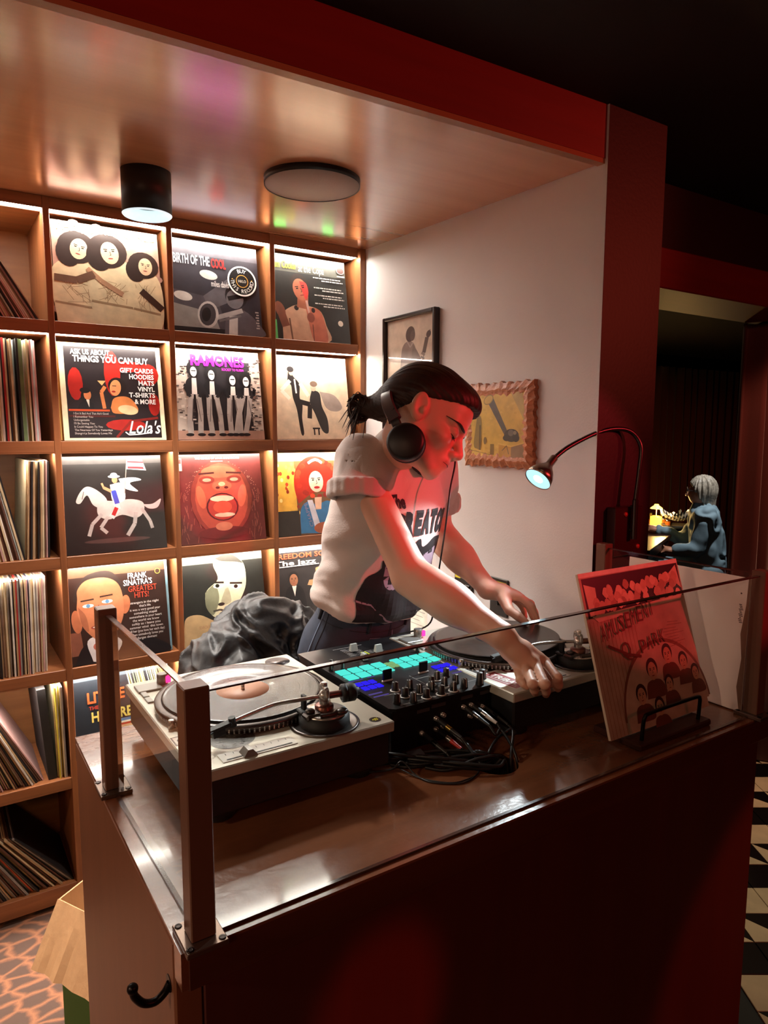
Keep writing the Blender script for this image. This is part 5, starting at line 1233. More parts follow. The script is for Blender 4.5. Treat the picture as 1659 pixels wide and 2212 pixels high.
def skin_obj(name, parts, m, parent=None, origin=None, colors=None):
    """one mesh object from (verts, faces) parts"""
    vs = np.concatenate([p[0] for p in parts]); k = 0; fs = []
    for p in parts: fs.append(p[1] + k); k += len(p[0])
    fs = np.concatenate(fs); off = np.array(rootloc(parent)) if parent else np.array(origin if origin is not None else (0, 0, 0))
    me = bpy.data.meshes.new(name); v = vs - off
    me.vertices.add(len(v)); me.vertices.foreach_set('co', v.astype(np.float32).ravel())
    me.loops.add(fs.size); me.loops.foreach_set('vertex_index', fs.astype(np.int32).ravel())
    me.polygons.add(len(fs)); me.polygons.foreach_set('loop_start', (np.arange(len(fs)) * 4).astype(np.int32)); me.polygons.foreach_set('loop_total', np.full(len(fs), 4, np.int32))
    me.update(calc_edges=True); me.polygons.foreach_set('use_smooth', np.ones(len(fs), bool)); me.materials.append(m)
    if colors is not None:
        at_ = me.color_attributes.new('Col', 'FLOAT_COLOR', 'POINT'); at_.data.foreach_set('color', np.concatenate([colors, np.ones((len(colors), 1))], 1).astype(np.float32).ravel())
    me.update()
    o = bpy.data.objects.new(name, me); COL.objects.link(o)
    if parent: o.parent = parent
    elif origin is not None: o.location = origin
    return o
def vnoise(P_, sc, seed=0):
    """cheap smooth value noise on points (numpy)"""
    p = P_ * sc + seed * 17.3; i = np.floor(p).astype(np.int64); f = p - i; f = f * f * (3 - 2 * f)
    def hsh(x, y, z): q = (x * 374761393 + y * 668265263 + z * 2147483647 + seed * 144269) & 0xffffffff; q = ((q ^ (q >> 13)) * 1274126177) & 0xffffffff; return ((q ^ (q >> 16)) & 0xffff) / 65535.0
    r = 0
    for dx in (0, 1):
        for dy in (0, 1):
            for dz in (0, 1):
                w_ = (f[:, 0] if dx else 1 - f[:, 0]) * (f[:, 1] if dy else 1 - f[:, 1]) * (f[:, 2] if dz else 1 - f[:, 2]); r = r + w_ * hsh(i[:, 0] + dx, i[:, 1] + dy, i[:, 2] + dz)
    return r
def at(px, py, d): return np.array(cam.location) + d * (np.array(_F) + np.array(_R) * (px - 829.5) / 1507.35 - np.array(_U) * (py - 1106) / 1507.35)
def on_plane(px, py, ax, val):
    d = at(px, py, 1) - np.array(cam.location); return np.array(cam.location) + d * (val - cam.location[ax]) / d[ax]
def nz(v): v = np.array(v, float); return v / np.linalg.norm(v)
def bvh_of(o):
    me = o.data; off = rootloc(o); return BVHTree.FromPolygons([v.co + off for v in me.vertices], [list(p.vertices) for p in me.polygons])
def decal(pr, O, ex, ey, n, bvh, name, m, parent, eps=.0012, cell=.012):
    """lay a flat Print on a curved surface: cut it into small facets and drop each vertex along -n"""
    bm = bmesh.new(); lay = bm.loops.layers.float_color.new('Col')
    for f, c in zip(pr.f, pr.c):
        try: g = bm.faces.new([bm.verts.new(pr.v[i]) for i in f])
        except ValueError: continue
        q = (*srgb(c), 1) if isinstance(c, str) else (*c, 1)
        for l in g.loops: l[lay] = q
    for a in (0, 1):
        lo = min(v.co[a] for v in bm.verts); hi = max(v.co[a] for v in bm.verts); k = lo + cell
        while k < hi:
            bmesh.ops.bisect_plane(bm, geom=bm.verts[:] + bm.edges[:] + bm.faces[:], plane_co=[k if i == a else 0 for i in range(3)], plane_no=[1. if i == a else 0. for i in range(3)]); k += cell
    O = V(O); ex = V(ex); ey = V(ey); n = V(n); bad = []
    for v in bm.verts:
        x, y, z = v.co; h = bvh.ray_cast(O + ex * x + ey * y + n * .5, -n, 1.0)
        if h[0] is None or h[1].dot(n) < .02: bad.append(v); continue
        v.co = h[0] + h[1] * (eps + z * .6)
    bmesh.ops.delete(bm, geom=bad, context='VERTS')
    me = bpy.data.meshes.new(name); off = rootloc(parent)
    for v in bm.verts: v.co -= off
    bm.to_mesh(me); bm.free(); me.materials.append(m); o = bpy.data.objects.new(name, me); COL.objects.link(o); o.parent = parent
    return o
def drape(pts, bvh, d, r, n, eps=0.0):
    """points pushed along direction d onto a surface, as a tube path"""
    out = []; d = V(d)
    for p in pts:
        h = bvh.ray_cast(V(p) - d * .4, d, 1.2)
        if h[0] is not None: out.append(h[0] + h[1] * eps)
    return out

# ------------------------------------------------------------------ the person at the decks
def dj():
    skin_m = mat('skin', (.5, .5, .5), .48, attr=True, sss=.25, bump=(350, .04))
    H = at(795, 1300, 1.90); N = at(872, 962, 1.765)
    RS = at(774, 1004, 1.685); LS = at(938, 1020, 1.91)
    up = nz(N - H); lt = LS - RS; lt = nz(lt - up * (lt @ up)); fw = np.cross(lt, up); hl = np.linalg.norm(N - H)
    RE = at(889, 1246, 1.60); RW = at(1084, 1374, 1.455); LE = at(946, 1150, 2.04); LW = at(1054, 1272, 1.86)
    base = (float(H[0]), float(H[1]) + .02, .1005)
    t = thing('person', 'person in a printed white t-shirt and jeans leaning over the decks, headphones at the neck', 'person', base)
    SK = np.array(srgb('d3a48c')); 
    # ---- arms and hands (one field), skin
    lo = np.minimum.reduce([RS, LS, RE, RW, LE, LW]) - .17; hi = np.maximum.reduce([RS, LS, RE, RW, LE, LW]) + .19
    lo[2] = 1.05; hi[2] = RS[2] + .08
    f = Field(lo, hi, .0033)
    def arm(S_, E, W, r):
        m = E * .55 + W * .45
        f.cone(S_, E, r[0], r[1], .02); f.cone(E, m, r[1], r[2], .02); f.cone(m, W, r[2], r[3], .02); f.cone(E * .8 + W * .2, E * .45 + W * .55, r[1] * .95, r[2] * .86, .03)
    arm(RS, RE, RW, (.039, .043, .040, .0285)); arm(LS, LE, LW, (.045, .040, .037, .026))
    def hand(W, mcp, pip, tip, rad, thumb, pk=.014):
        for i, (a, b_, c) in enumerate(zip(mcp, pip, tip)):
            f.cone(W, a, .0215 if i in (1, 2) else .019, rad[i] * 1.12, pk)
        for i in range(3): f.cone(mcp[i] * .86 + W * .14, mcp[i + 1] * .86 + W * .14, rad[i] * 1.0, rad[i + 1] * 1.0, pk * .7); f.cone((W + mcp[i]) / 2, (W + mcp[i + 1]) / 2, .0165, .0165, pk)
        for i, (a, b_, c) in enumerate(zip(mcp, pip, tip)):
            d = b_ * .42 + c * .58 + (b_ - (a + c) / 2) * .18; r = rad[i]
            f.cone(a, b_, r * 1.06, r * .98, .003); f.cone(b_, d, r * .97, r * .9, .003); f.cone(d, c, r * .9, r * .78, .003); f.ell(b_, (r * 1.06,) * 3, None, .004)
        r = .0118; f.cone(thumb[0], thumb[1], .0165, r * 1.1, .012); f.cone(thumb[1], thumb[2], r * 1.02, r, .004); f.cone(thumb[2], thumb[3], r, r * .82, .003)
    yE = -1.4635
    mz = lambda u, w_, z: on_plane(u, w_, 2, z)
    mcpR = [mz(1178, 1430, 1.134), mz(1158, 1438, 1.137), mz(1136, 1441, 1.134), mz(1116, 1438, 1.127)]
    pipR = [mz(1204, 1464, 1.124), mz(1177, 1478, 1.128), mz(1150, 1477, 1.126), mz(1124, 1468, 1.117)]
    tipR = [on_plane(1205, 1488, 1, yE - .008), on_plane(1179, 1500, 1, yE - .007), on_plane(1156, 1497, 1, yE - .006), mz(1138, 1484, 1.105)]
    thR = [RW * .45 + mcpR[0] * .55 + np.array([.012, .0, -.012]), mz(1172, 1446, 1.110), mz(1184, 1462, 1.106), mz(1190, 1476, 1.105)]
    hand(RW, mcpR, pipR, tipR, (.0098, .0102, .0098, .0088), thR)
    mcpL = [at(1126, 1291, 1.795), at(1119, 1287, 1.815), at(1111, 1287, 1.835), at(1103, 1289, 1.852)]
    pipL = [at(1149, 1311, 1.772), at(1146, 1304, 1.795), at(1137, 1304, 1.822), at(1125, 1307, 1.842)]
    tipL = [at(1160, 1345, 1.768), at(1160, 1338, 1.785), at(1150, 1334, 1.812), at(1135, 1333, 1.838)]
    thL = [LW * .5 + mcpL[0] * .5 + np.array([-.012, -.012, -.012]), at(1100, 1318, 1.785), at(1119, 1331, 1.772), at(1135, 1344, 1.768)]
    hand(LW, mcpL, pipL, tipL, (.0090, .0094, .0090, .0080), thL)
    arms = f.mesh(); arms = (relax(arms[0], arms[1], 1, .4), arms[1])
    # ---- head
    s = 1.03
    R3 = lambda c: c[0] * np.array(_R) + c[1] * np.array(_U) - c[2] * np.array(_F)
    hf = nz(R3((.82, -.53, .21))); hu = R3((.58, .80, -.13)); hu = nz(hu - hf * (hu @ hf)); hx = np.cross(hu, hf) * -1   # hx: her left
    hx = np.cross(hf, hu) * -1
    Hc = at(912, 881, 1.545) + hx * .074 * s
    Mh = np.stack([hx, hf, hu])
    toW = lambda p: Hc + s * (np.asarray(p) @ Mh)
    g = Field((-.10, -.13, -.20), (.10, .14, .14), .0022)
    g.ell((0, -.014, .036), (.073, .094, .084), None, .01)
    g.ell((0, .026, -.026), (.059, .062, .078), None, .03)
    g.ell((0, .05, .045), (.055, .042, .05), None, .02)
    for x in (-1, 1):
        g.cone((x * .052, .006, -.045), (x * .02, .074, -.092), .019, .015, .022)
        g.ell((x * .040, .062, -.026), (.022, .022, .020), None, .02)
        g.cone((x * .012, .086, .022), (x * .045, .070, .020), .010, .009, .014)
    g.ell((0, .080, -.091), (.018, .016, .015), None, .02)
    g.cone((0, .086, .010), (0, .110, -.026), .0088, .0098, .012); g.ell((0, .1105, -.031), (.0095, .010, .0088), None, .008)
    for x in (-1, 1): g.ell((x * .0115, .102, -.036), (.0078, .0095, .0075), None, .006)
    for x in (-1, 1): g.ell((x * .033, .0985, .000), (.017, .0125, .0115), None, .016, neg=True)
    for x in (-1, 1): g.ell((x * .032, .0800, -.001), (.0150, .0118, .0112), None, .006)
    g.ell((0, .080, -.062), (.026, .022, .024), None, .02)
    g.ell((0, .0965, -.0570), (.0180, .0062, .0048), None, .008); g.ell((0, .0950, -.0672), (.0160, .0064, .0055), None, .008)
    for x in (-1, 1): g.ell((x * .0055, .109, -.0435), (.0032, .004, .0028), None, .003, neg=True)
    ca, sa = cos(radians(18)), sin(radians(18))
    for x in (-1, 1):
        E_ = np.array([[1, .35 * x, 0], [-.35 * x * ca, ca, sa], [0, -sa, ca]]); E_ = np.stack([nz(q) for q in E_])
        g.ell((x * .0765, -.006, .000), (.0085, .0195, .0325), E_, .004)
        g.ell((x * .0835, -.002, .004), (.006, .0125, .0225), E_, .003, neg=True)
        g.ell((x * .0775, .006, -.003), (.005, .006, .009), E_, .003)
    g.cone((0, -.018, -.03), (0, -.022, -.058), .044, .043, .03)
    hv, hfcs = g.mesh(); hv = relax(hv, hfcs, 1, .35)
    col = np.tile(SK, (len(hv), 1))
    def tint(c, r, colr, a):
        d = np.sqrt((((hv - np.array(c)) / np.array(r)) ** 2).sum(1)); w_ = np.clip(1.4 - d, 0, 1)[:, None] * a
        return col * (1 - w_) + np.array(srgb(colr)) * w_
    col = tint((0, .10, -.062), (.021, .02, .0095), 'a85a54', .8); col = tint((-.045, .07, -.03), (.03, .04, .025), 'cf8f7c', .35); col = tint((.045, .07, -.03), (.03, .04, .025), 'cf8f7c', .35); col = tint((0, .112, -.032), (.016, .02, .014), 'cc8a76', .4)
    for x in (-1, 1): col = tint((x * .033, .09, .004), (.02, .016, .010), 'a97a68', .4)
    neckW = (toW((0, -.058, -.14)), N)
    # neck into the collar
    fn = Field(np.minimum(N, toW((0, -.03, -.04))) - .12, np.maximum(N, toW((0, -.03, -.04))) + .12, .004)
    fn.cone(toW((0, -.022, -.05)), N - up * .06, .045, .048, .01); nk = fn.mesh()
    cols = np.concatenate([np.tile(SK, (len(arms[0]), 1)), col, np.tile(SK, (len(nk[0]), 1))])
    # a core inside the shirt joins arms, neck and hips
    fc = Field(H - .25, np.maximum(N, RS) + .2, .009)
    fc.loft(H, lt, fw, up, [(-.1, .14, .09, 0, 0), (.1, .12, .08, 0, 0), (hl * .6, .12, .07, 0, 0), (hl * .8, .06, .05, 0, 0)], .02); fc.cone(RS, LS, .045, .045, .03); core = fc.mesh()
    cols = np.concatenate([cols, np.tile(SK, (len(core[0]), 1))])
    skin_obj('body', [arms, (toW(hv), hfcs), nk, core], skin_m, t, colors=cols)
    # ---- eyes, brows, lashes
    dark = mat('lash_brown', '1d100c', .6)
    hb = BVHTree.FromPolygons([V(p) for p in hv], [list(map(int, q)) for q in hfcs])
    def onface(x, z, e): h = hb.ray_cast(V((x, .2, z)), V((0, -1, 0))); return toW(np.array(h[0] + h[1] * e)) if h[0] is not None else toW((x, .09, z))
    for x in (-1, 1):
        us = np.linspace(-1, 1, 11)
        pts = [onface(x * (.0325 + .0140 * u), -.0075 - .0022 * (1 - u * u), .0003) for u in us]; b = B(); b.tube(pts, [.0006 + .0010 * (1 - abs(u)) for u in us], 6)
        for u in us[1:-1]: q = onface(x * (.0325 + .0140 * u), -.0075 - .0022 * (1 - u * u), .0003); b.tube([q, q + Mh.T @ np.array([x * .002 * u, .0035, -.0035])], [.0005, .0002], 4)
        b.build('lashes', dark, t)
        if x > 0: B().tube([onface(.022 * u, -.0622 - .0022 * u * u, .0001) for u in us], [.0005 + .0007 * (1 - abs(u)) for u in us], 6).build('mouth_line', mat('lip_line', '5c2622', .6), t)
        c = onface(x * .0325, -.0118, -.0022); b = B(); b.ball((.0078, .0032, .0030), (0, 0, 0), 12); M3 = Matrix([list(r) for r in Mh]).transposed(); b.v = [tuple(M3 @ V(q) + V(c)) for q in b.v]; e = b.build('eye', mat('eye_dark', '3a2a24', .15), t)
        pts = [onface(x * (.036 + .0225 * u), .0155 + .0050 * (1 - max(u, 0) ** 2) + .002 * u, .0004) for u in us]
        B().tube(pts, [.0006 + .0026 * (1 - abs(u) ** 2.5) * (1.1 - .35 * u) for u in us], 6).build('eyebrow', dark, t)
    # nails on the near hand
    nail = mat('nail', 'd9b3a3', .25)
    # ---- hair
    k = Field((-.115, -.20, -.16), (.115, .14, .16), .0028)
    k.ell((0, -.014, .038), (.0815, .1035, .0925), None, .01); k.ell((0, .047, .057), (.066, .062, .060), None, .02)
    k.ell((0, -.07, -.005), (.058, .05, .05), None, .03); k.cone((0, -.085, -.02), (0, -.128, -.045), .036, .024, .02)
    X, Y, Z = k.ax[0][:, None, None], k.ax[1][None, :, None], k.ax[2][None, None, :]
    line = np.where(Y > 0, .028 + .50 * Y, np.where(Y > -.05, .028 + 1.0 * Y, -.022 + .9 * (Y + .05))) + 0 * X
    k.D = np.maximum(k.D + .007 * np.clip(1 - (Z - line) / .035, 0, 1) ** 2, (line - Z) * .8)
    for x in (-1, 1): k.ell((x * .084, -.006, -.004), (.017, .020, .031), None, .006, neg=True)
    kv, kf = k.mesh(); kn = vnormals(kv, kf)
    # combed grooves running back to the tie
    q = np.arctan2(kv[:, 0], kv[:, 2] + .02) * 26 + 1.2 * vnoise(kv, 22, 3); kv = kv + kn * (.0006 * np.sin(q * 1.6) + .0005 * np.sin(q * 3.7 + 1))[:, None]
    hair_m = mat('dark_brown_hair', '2c1a11', .52, spec=.4, vary=(90, .3))
    hair = skin_obj('hair', [(toW(kv), kf)], hair_m, t)
    rnd = random.Random(3); b = B()
    for i in range(46):
        a0 = toW((rnd.uniform(-.018, .018), -.128 + rnd.uniform(-.01, .01), -.045 + rnd.uniform(-.015, .015)))
        dn = R3((rnd.uniform(-.9, -.2), rnd.uniform(-.9, .35), rnd.uniform(-.4, .4))); l = rnd.uniform(.03, .075)
        b.tube(spline([a0, a0 + dn * l * .5 + np.array([0, 0, .01]), a0 + dn * l + np.array([0, 0, -.02])], 4), [.0011] * 8 + [.0004], 5)
    for i in range(30):
        u = rnd.uniform(0, 2 * pi); c = toW((0, -.140, -.055)) + R3((.022 * cos(u), .03 * sin(u), rnd.uniform(-.02, .02))); u2 = u + rnd.uniform(.7, 1.6)
        b.tube(spline([toW((0, -.13, -.05)), c, toW((0, -.140, -.055)) + R3((.03 * cos(u2), .036 * sin(u2), rnd.uniform(-.02, .02)))], 4), [.0030] * 8 + [.0010], 5)
    tag(b.build('loose_strands', hair_m, hair), kind='stuff')
    # ---- t-shirt
    cot = mat('white_cotton', 'cbbcb4', .8, bump=(260, .10), sheen=.15)
    rdir = nz(RE - RS); ldir = nz(LE - LS)
    rEnd = at(771, 1076, 1.655); lEnd = LS + ldir * .125
    lo = H - .30; hi = np.maximum(N, np.maximum(RS, LS)) + .15; lo = np.minimum(lo, lEnd - .12); hi = np.maximum(hi, LS + .14)
    f = Field(lo, hi, .0048)
    f.loft(H, lt, fw, up, [(.006, .168, .122, 0, .004), (.03, .176, .130, 0, .002), (.07, .172, .128, 0, 0), (.14, .168, .122, -.008, .004), (hl * .5, .176, .124, -.014, .006), (hl * .70, .170, .120, -.008, .004), (hl * .84, .128, .095, 0, .0), (hl * .95, .085, .07, 0, .0), (hl * 1.0, .066, .06, 0, .0)], .015)
    f.cone(RS + lt * .02, N - up * .03 - lt * .045, .050, .050, .04); f.cone(LS - lt * .02, N - up * .03 + lt * .045, .055, .050, .04); f.cone(N - up * .07, N + up * .004, .080, .064, .03)
    def sleeve(S_, d, E, r0, r1, d2):
        g_ = Field(np.minimum(S_, E) - .12, np.maximum(S_, E) + .12, .0042)
        d = nz(E - S_); g_.cone(S_ - d * .02, E + d * .03, r0, r1, .01); g_.cut(E, d2)
        n_ = nz(np.cross(d2, fw)); m_ = np.cross(d2, n_)
        # rolled cuff
        for i in range(20):
            a = 2 * pi * i / 20; b_ = 2 * pi * (i + 1) / 20; p = lambda u: E - d2 * .016 + (n_ * cos(u) + m_ * sin(u)) * (r1 - .002)
            for o_ in (.010, 0., -.010, -.018): g_.cone(p(a) + d2 * o_, p(b_) + d2 * o_, .0062, .0062, .008)
        g_.cone(E - d * .075, E + d * .04, r1 - .011, r1 - .009, .004, neg=True)
        v_, q_ = g_.mesh(); n2 = vnormals(v_, q_)
        v_ = v_ + n2 * (.0016 * np.sin(vnoise(v_, 15, 9) * 12))[:, None]
        return v_, q_
    f.cone(RS + lt * .005, RS + rdir * .045, .059, .062, .04); f.cone(LS - ldir * .03, LS + ldir * .04, .066, .062, .04)
    for i in range(24):
        a, b_ = 2 * pi * i / 24, 2 * pi * (i + 1) / 24; cc = N + up * .004 + fw * .006; p = lambda u: cc + lt * .062 * cos(u) + fw * .062 * sin(u) - up * (.030 * max(0, sin(u)) ** 2)
        f.cone(p(a), p(b_), .008, .008, .005)
    f.cut(H + up * .004, -up)
    f.loft(H, lt, fw, up, [(-.03, .158, .114, 0, .002), (.05, .150, .106, 0, .002)], .004, neg=True)
    sv, sf_ = f.mesh(); sn = vnormals(sv, sf_); L_ = sv - H; a, b_, c = L_ @ lt, L_ @ fw, L_ @ up
    w1 = np.sin((a * .8 + c * 1.0 - b_ * .3) * 62 + 5 * vnoise(sv, 9, 1)); w2 = np.sin((a * .6 - c * .9 + b_ * .7) * 48 + 6 * vnoise(sv, 8, 2))
    amt = .0085 * np.clip(1.15 - c / hl, .15, 1.0) * (.35 + vnoise(sv, 7, 5)); side = np.clip(1.15 - np.abs(b_) / .12, .25, 1) * np.clip((.13 - np.sqrt(((sv - RS) ** 2).sum(1))) * -14 + .35, .12, 1)
    low = .006 * np.exp(-((c - .045) / .035) ** 2) * np.sin(np.arctan2(b_, a) * 9 + 4 * vnoise(sv, 10, 8))
    sv = sv + sn * (amt * side * (np.sign(w1) * np.abs(w1) ** 1.5 + .7 * w2) + low)[:, None]
    sleeves = [sleeve(RS + lt * .004, rdir, rEnd, .060, .066, nz(nz(rEnd - RS) * .7 + np.array([.0, .0, -.55]))), sleeve(LS, ldir, lEnd, .062, .062, nz(ldir * .7 + np.array([0, 0, -.5])))]
    shirt = skin_obj('t_shirt', [(sv, sf_)] + sleeves, cot, t)
    bv = BVHTree.FromPolygons([V(p) for p in sv], [list(map(int, q)) for q in sf_])
    pr = Print(.30, .40, step=.00003, base=0)
    K = '0d0a0c'; P2 = '8d8290'
    pr.blob([(.03, .99), (.05, .6), (.14, .50), (.2, .40), (.36, .34), (.46, .28), (.52, .34), (.7, .3), (.9, .34), (.97, .45), (.96, .7), (.93, .99)], K)
    pr.blob([(.18, .46), (.3, .42), (.36, .5), (.32, .62), (.22, .6)], P2); pr.blob([(.58, .4), (.78, .38), (.84, .46), (.8, .62), (.68, .66), (.6, .56)], P2); pr.blob([(.75, .72), (.82, .68), (.8, .78)], P2)
    pr.pg([(.14, .42), (.34, .38), (.36, .46), (.16, .49)], K); pr.line([(.24, .56), (.3, .575)], .012, K); pr.line([(.22, .535), (.3, .53)], .006, K)
    pr.line([(.03, .72), (.16, .74), (.3, .84), (.5, .9)], .012, P2); pr.line([(.0, .94), (.2, .965), (.38, .95), (.5, .92)], .012, P2)
    pr.text('The', .13, .085, .07, K, .14, off=.045)
    for ch, u, wd, dv in (('C', .15, .115, .0), ('R', .27, .10, -.012), ('E', .375, .08, -.02), ('A', .46, .10, -.022), ('T', .565, .09, -.018), ('O', .66, .12, -.008), ('R', .785, .10, .006)): pr.text(ch, u, .265 + dv, .135, K, wd, off=.075)
    Oc = H + up * (hl * .80 - .400) - lt * .150 + fw * .0
    decal(pr, Oc, lt, up, nz(fw + lt * .0), bv, 'chest_print', mat('shirt_print', (.5, .5, .5), .7, attr=True), shirt, eps=.0016)
    # ---- jeans
    zf = .1005; hipw = .085
    kneeR = H + np.array([0, 0, 0]) - lt * hipw + fw * .02; 
    down = np.array([0, 0, -1.]); lh = np.array([lt[0], lt[1], 0]); lh = nz(lh); fh = np.array([fw[0], fw[1], 0]); fh = nz(fh)
    back = -fh * .10
    f = Field((H[0] - .26, H[1] - .30, .12), (H[0] + .26, H[1] + .30, H[2] + .05), .0075)
    f.loft(H, lt, fw, up, [(-.16, .172, .118, 0, -.012), (-.09, .166, .116, 0, -.008), (-.03, .152, .106, 0, -.002), (.035, .143, .099, 0, .002)], .02)
    for sg in (-1, 1):
        hj = H - up * .13 + lh * sg * .078 + fh * -.01; kn = np.array([H[0], H[1], .60]) + lh * sg * .085 + back * .3; an = np.array([H[0], H[1], .19]) + lh * sg * .09 + back * .9
        f.cone(hj, kn, .090, .064, .03); f.cone(kn, an, .062, .046, .02); f.cone(kn * .6 + an * .4 - fh * .014, an, .058, .048, .02)
    f.cut(H + up * .034, up)
    jv, jf = f.mesh(); jn = vnormals(jv, jf); jv = jv + jn * (.0022 * np.sin(vnoise(jv, 15, 4) * 22) * np.clip((H[2] - .05 - jv[:, 2]) * 8, 0, 1))[:, None]
    den = mat('dark_denim', '2c3648', .75, vary=(18, .25), bump=(700, .25))
    jeans = skin_obj('jeans', [(jv, jf)], den, t); jb = BVHTree.FromPolygons([V(p) for p in jv], [list(map(int, q)) for q in jf])
    sti = mat('denim_seam', '161c29', .7); thr = mat('seam_fade', '6c7f9c', .7)
    inward = nz(lt - fw * .9); Q = lambda x, y, z: H + lt * x + fw * y + up * z
    def seam(pts, dv, r, m, name): 
        p = drape(spline(pts, 8), jb, dv, r, 6, -.0002)
        if len(p) > 2: B().tube(p, r, 6).build(name, m, jeans)
    seam([Q(-.3, -.01, .0), Q(-.3, -.012, -.05), Q(-.3, -.01, -.10), Q(-.3, -.012, -.2)], lt, .0022, thr, 'side_seam')
    seam([Q(-.3, .006, .0), Q(-.3, .006, -.05), Q(-.3, .006, -.10), Q(-.3, .004, -.2)], lt, .0014, sti, 'side_seam')
    seam([Q(-.12, .3, -.028), Q(-.04, .3, -.03), Q(.05, .3, -.03), Q(.12, .3, -.028)], -fw, .0014, sti, 'waist_seam'); seam([Q(-.3, .05, -.027), Q(-.3, 0, -.026), Q(-.3, -.06, -.026)], lt, .0014, sti, 'waist_seam')
    seam([Q(-.17, .25, -.095), Q(-.12, .25, -.105), Q(-.075, .25, -.095), Q(-.062, .25, -.065), Q(-.066, .25, -.034)], nz(lt * .45 - fw), .0018, thr, 'pocket_edge')
    seam([Q(-.148, .25, -.048), Q(-.105, .25, -.052), Q(-.104, .25, -.085), Q(-.145, .25, -.083), Q(-.148, .25, -.05)], nz(lt * .5 - fw), .0013, thr, 'coin_pocket')
    seam([Q(.0, .3, -.03), Q(.002, .3, -.09), Q(-.004, .3, -.13)], -fw, .0014, thr, 'fly_seam')
    for (x, y, dv) in ((-.075, .3, -fw), (.055, .3, -fw), (-.3, -.02, lt)):
        p = drape([Q(x, y, .03), Q(x, y, .01), Q(x, y, -.01), Q(x, y, -.03)], jb, dv, .005, 6, .002)
        if len(p) > 2: B().tube(p, .0052, 6).build('belt_loop', sti, jeans)
    for sg in (-1, 1):
        an = np.array([H[0], H[1], 0]) + lh * sg * .09 + back * .9; f = Field(an - .2 + np.array([0, 0, .25]), an + np.array([.2, .2, .30]), .006)
        a = an + np.array([0, 0, .135]); f.cone(a - fh * .05, a + fh * .13, .034, .030, .02); f.cone(a, a + np.array([0, 0, .07]), .045, .046, .03); f.cut((0, 0, zf), (0, 0, -1)); skin_obj('shoe', [f.mesh()], mat('black_shoe', '121112', .5), t)
    # ---- headphones round the neck
    hp = thing('headphones', 'black over-ear headphones hanging round the neck of the person at the decks', 'headphones', tuple(float(q) for q in at(877, 955, 1.54)))
    satin = mat('headphone_grey', '5b5a5c', .3, metal=.4); blk = mat('headphone_black', '0e0d0e', .45); pad = mat('headphone_pad', '151415', .7)
    cR_ = at(877, 956, 1.505); nR = nz(R3((-.12, .12, .98))); cL_ = cR_ + hx * .215 + R3((.035, .03, 0))
    def cup(c, n_):
        T = Matrix.Translation(V(c)) @ V(n_).to_track_quat('Z', 'Y').to_matrix().to_4x4()
        o = B().lathe([(.0, .021), (.034, .020), (.040, .016), (.042, .008), (.042, -.002), (.038, -.006), (0, -.006)], 36, T=T, cap=False).build('ear_cup', blk, hp)
        B().lathe([(.038, -.006), (.042, -.012), (.042, -.020), (.034, -.026), (.022, -.024), (.02, -.012), (0, -.010)], 32, T=T, cap=False).build('ear_cushion', pad, o); return o
    cup(cR_, nR); cup(cL_, -nR)
    top = at(836, 846, 1.655)
    arc = spline([cR_ + R3((-.018, .036, -.008)), at(853, 908, 1.515), at(838, 874, 1.54), at(836, 851, 1.585), at(850, 842, 1.65), at(880, 850, 1.73), cL_ + R3((-.02, .045, -.004))], 8)
    def band(pts, wd, th, m, name):
        b = B(); pr_ = None; vs = []; fs = []
        for i, p in enumerate(pts):
            d = (V(pts[min(i + 1, len(pts) - 1)]) - V(pts[max(i - 1, 0)])).normalized(); cen = V(cR_ + cL_) / 2; o_ = V(p) - cen; o_ = (o_ - d * o_.dot(d)).normalized(); s_ = d.cross(o_)
            for x, y in ((-wd, 0), (-wd * .8, th), (wd * .8, th), (wd, 0), (wd * .8, -th * .6), (-wd * .8, -th * .6)): vs.append(V(p) + s_ * x + o_ * y)
        n_ = len(pts)
        for i in range(n_ - 1):
            for k_ in range(6): fs.append((i * 6 + k_, i * 6 + (k_ + 1) % 6, (i + 1) * 6 + (k_ + 1) % 6, (i + 1) * 6 + k_))
        fs += [list(range(6))[::-1], [6 * (n_ - 1) + i for i in range(6)]]; b.add(vs, fs, smooth=False); return b.build(name, m, hp)
    band(arc[10:40], .0145, .006, satin, 'headband'); band(arc[:12], .011, .005, blk, 'slider_arm'); band(arc[38:], .011, .005, blk, 'slider_arm'); band(arc[12:38], .0135, -.010, pad, 'headband_pad')
    band(arc[8:11], .016, .0075, satin, 'hinge')
    cab = spline([cL_ + R3((.01, -.035, .0)), at(981, 990, 1.70), at(972, 1060, 1.66), at(962, 1140, 1.66), at(950, 1220, 1.70), at(938, 1290, 1.76), at(925, 1350, 1.78), np.array([.985, -1.0, 1.098])], 8)
    B().tube(cab, .0022, 7).build('cable', mat('cable_black', '0c0b0c'), hp)
    # riser behind the counter
    tag(B().box((.50, -.925, 0), (1.50, -.42, .10), .004).build('floor_riser', mat('dark_plinth', '1a0f0b')), 'low dark riser on the floor behind the counter', 'riser')
dj()
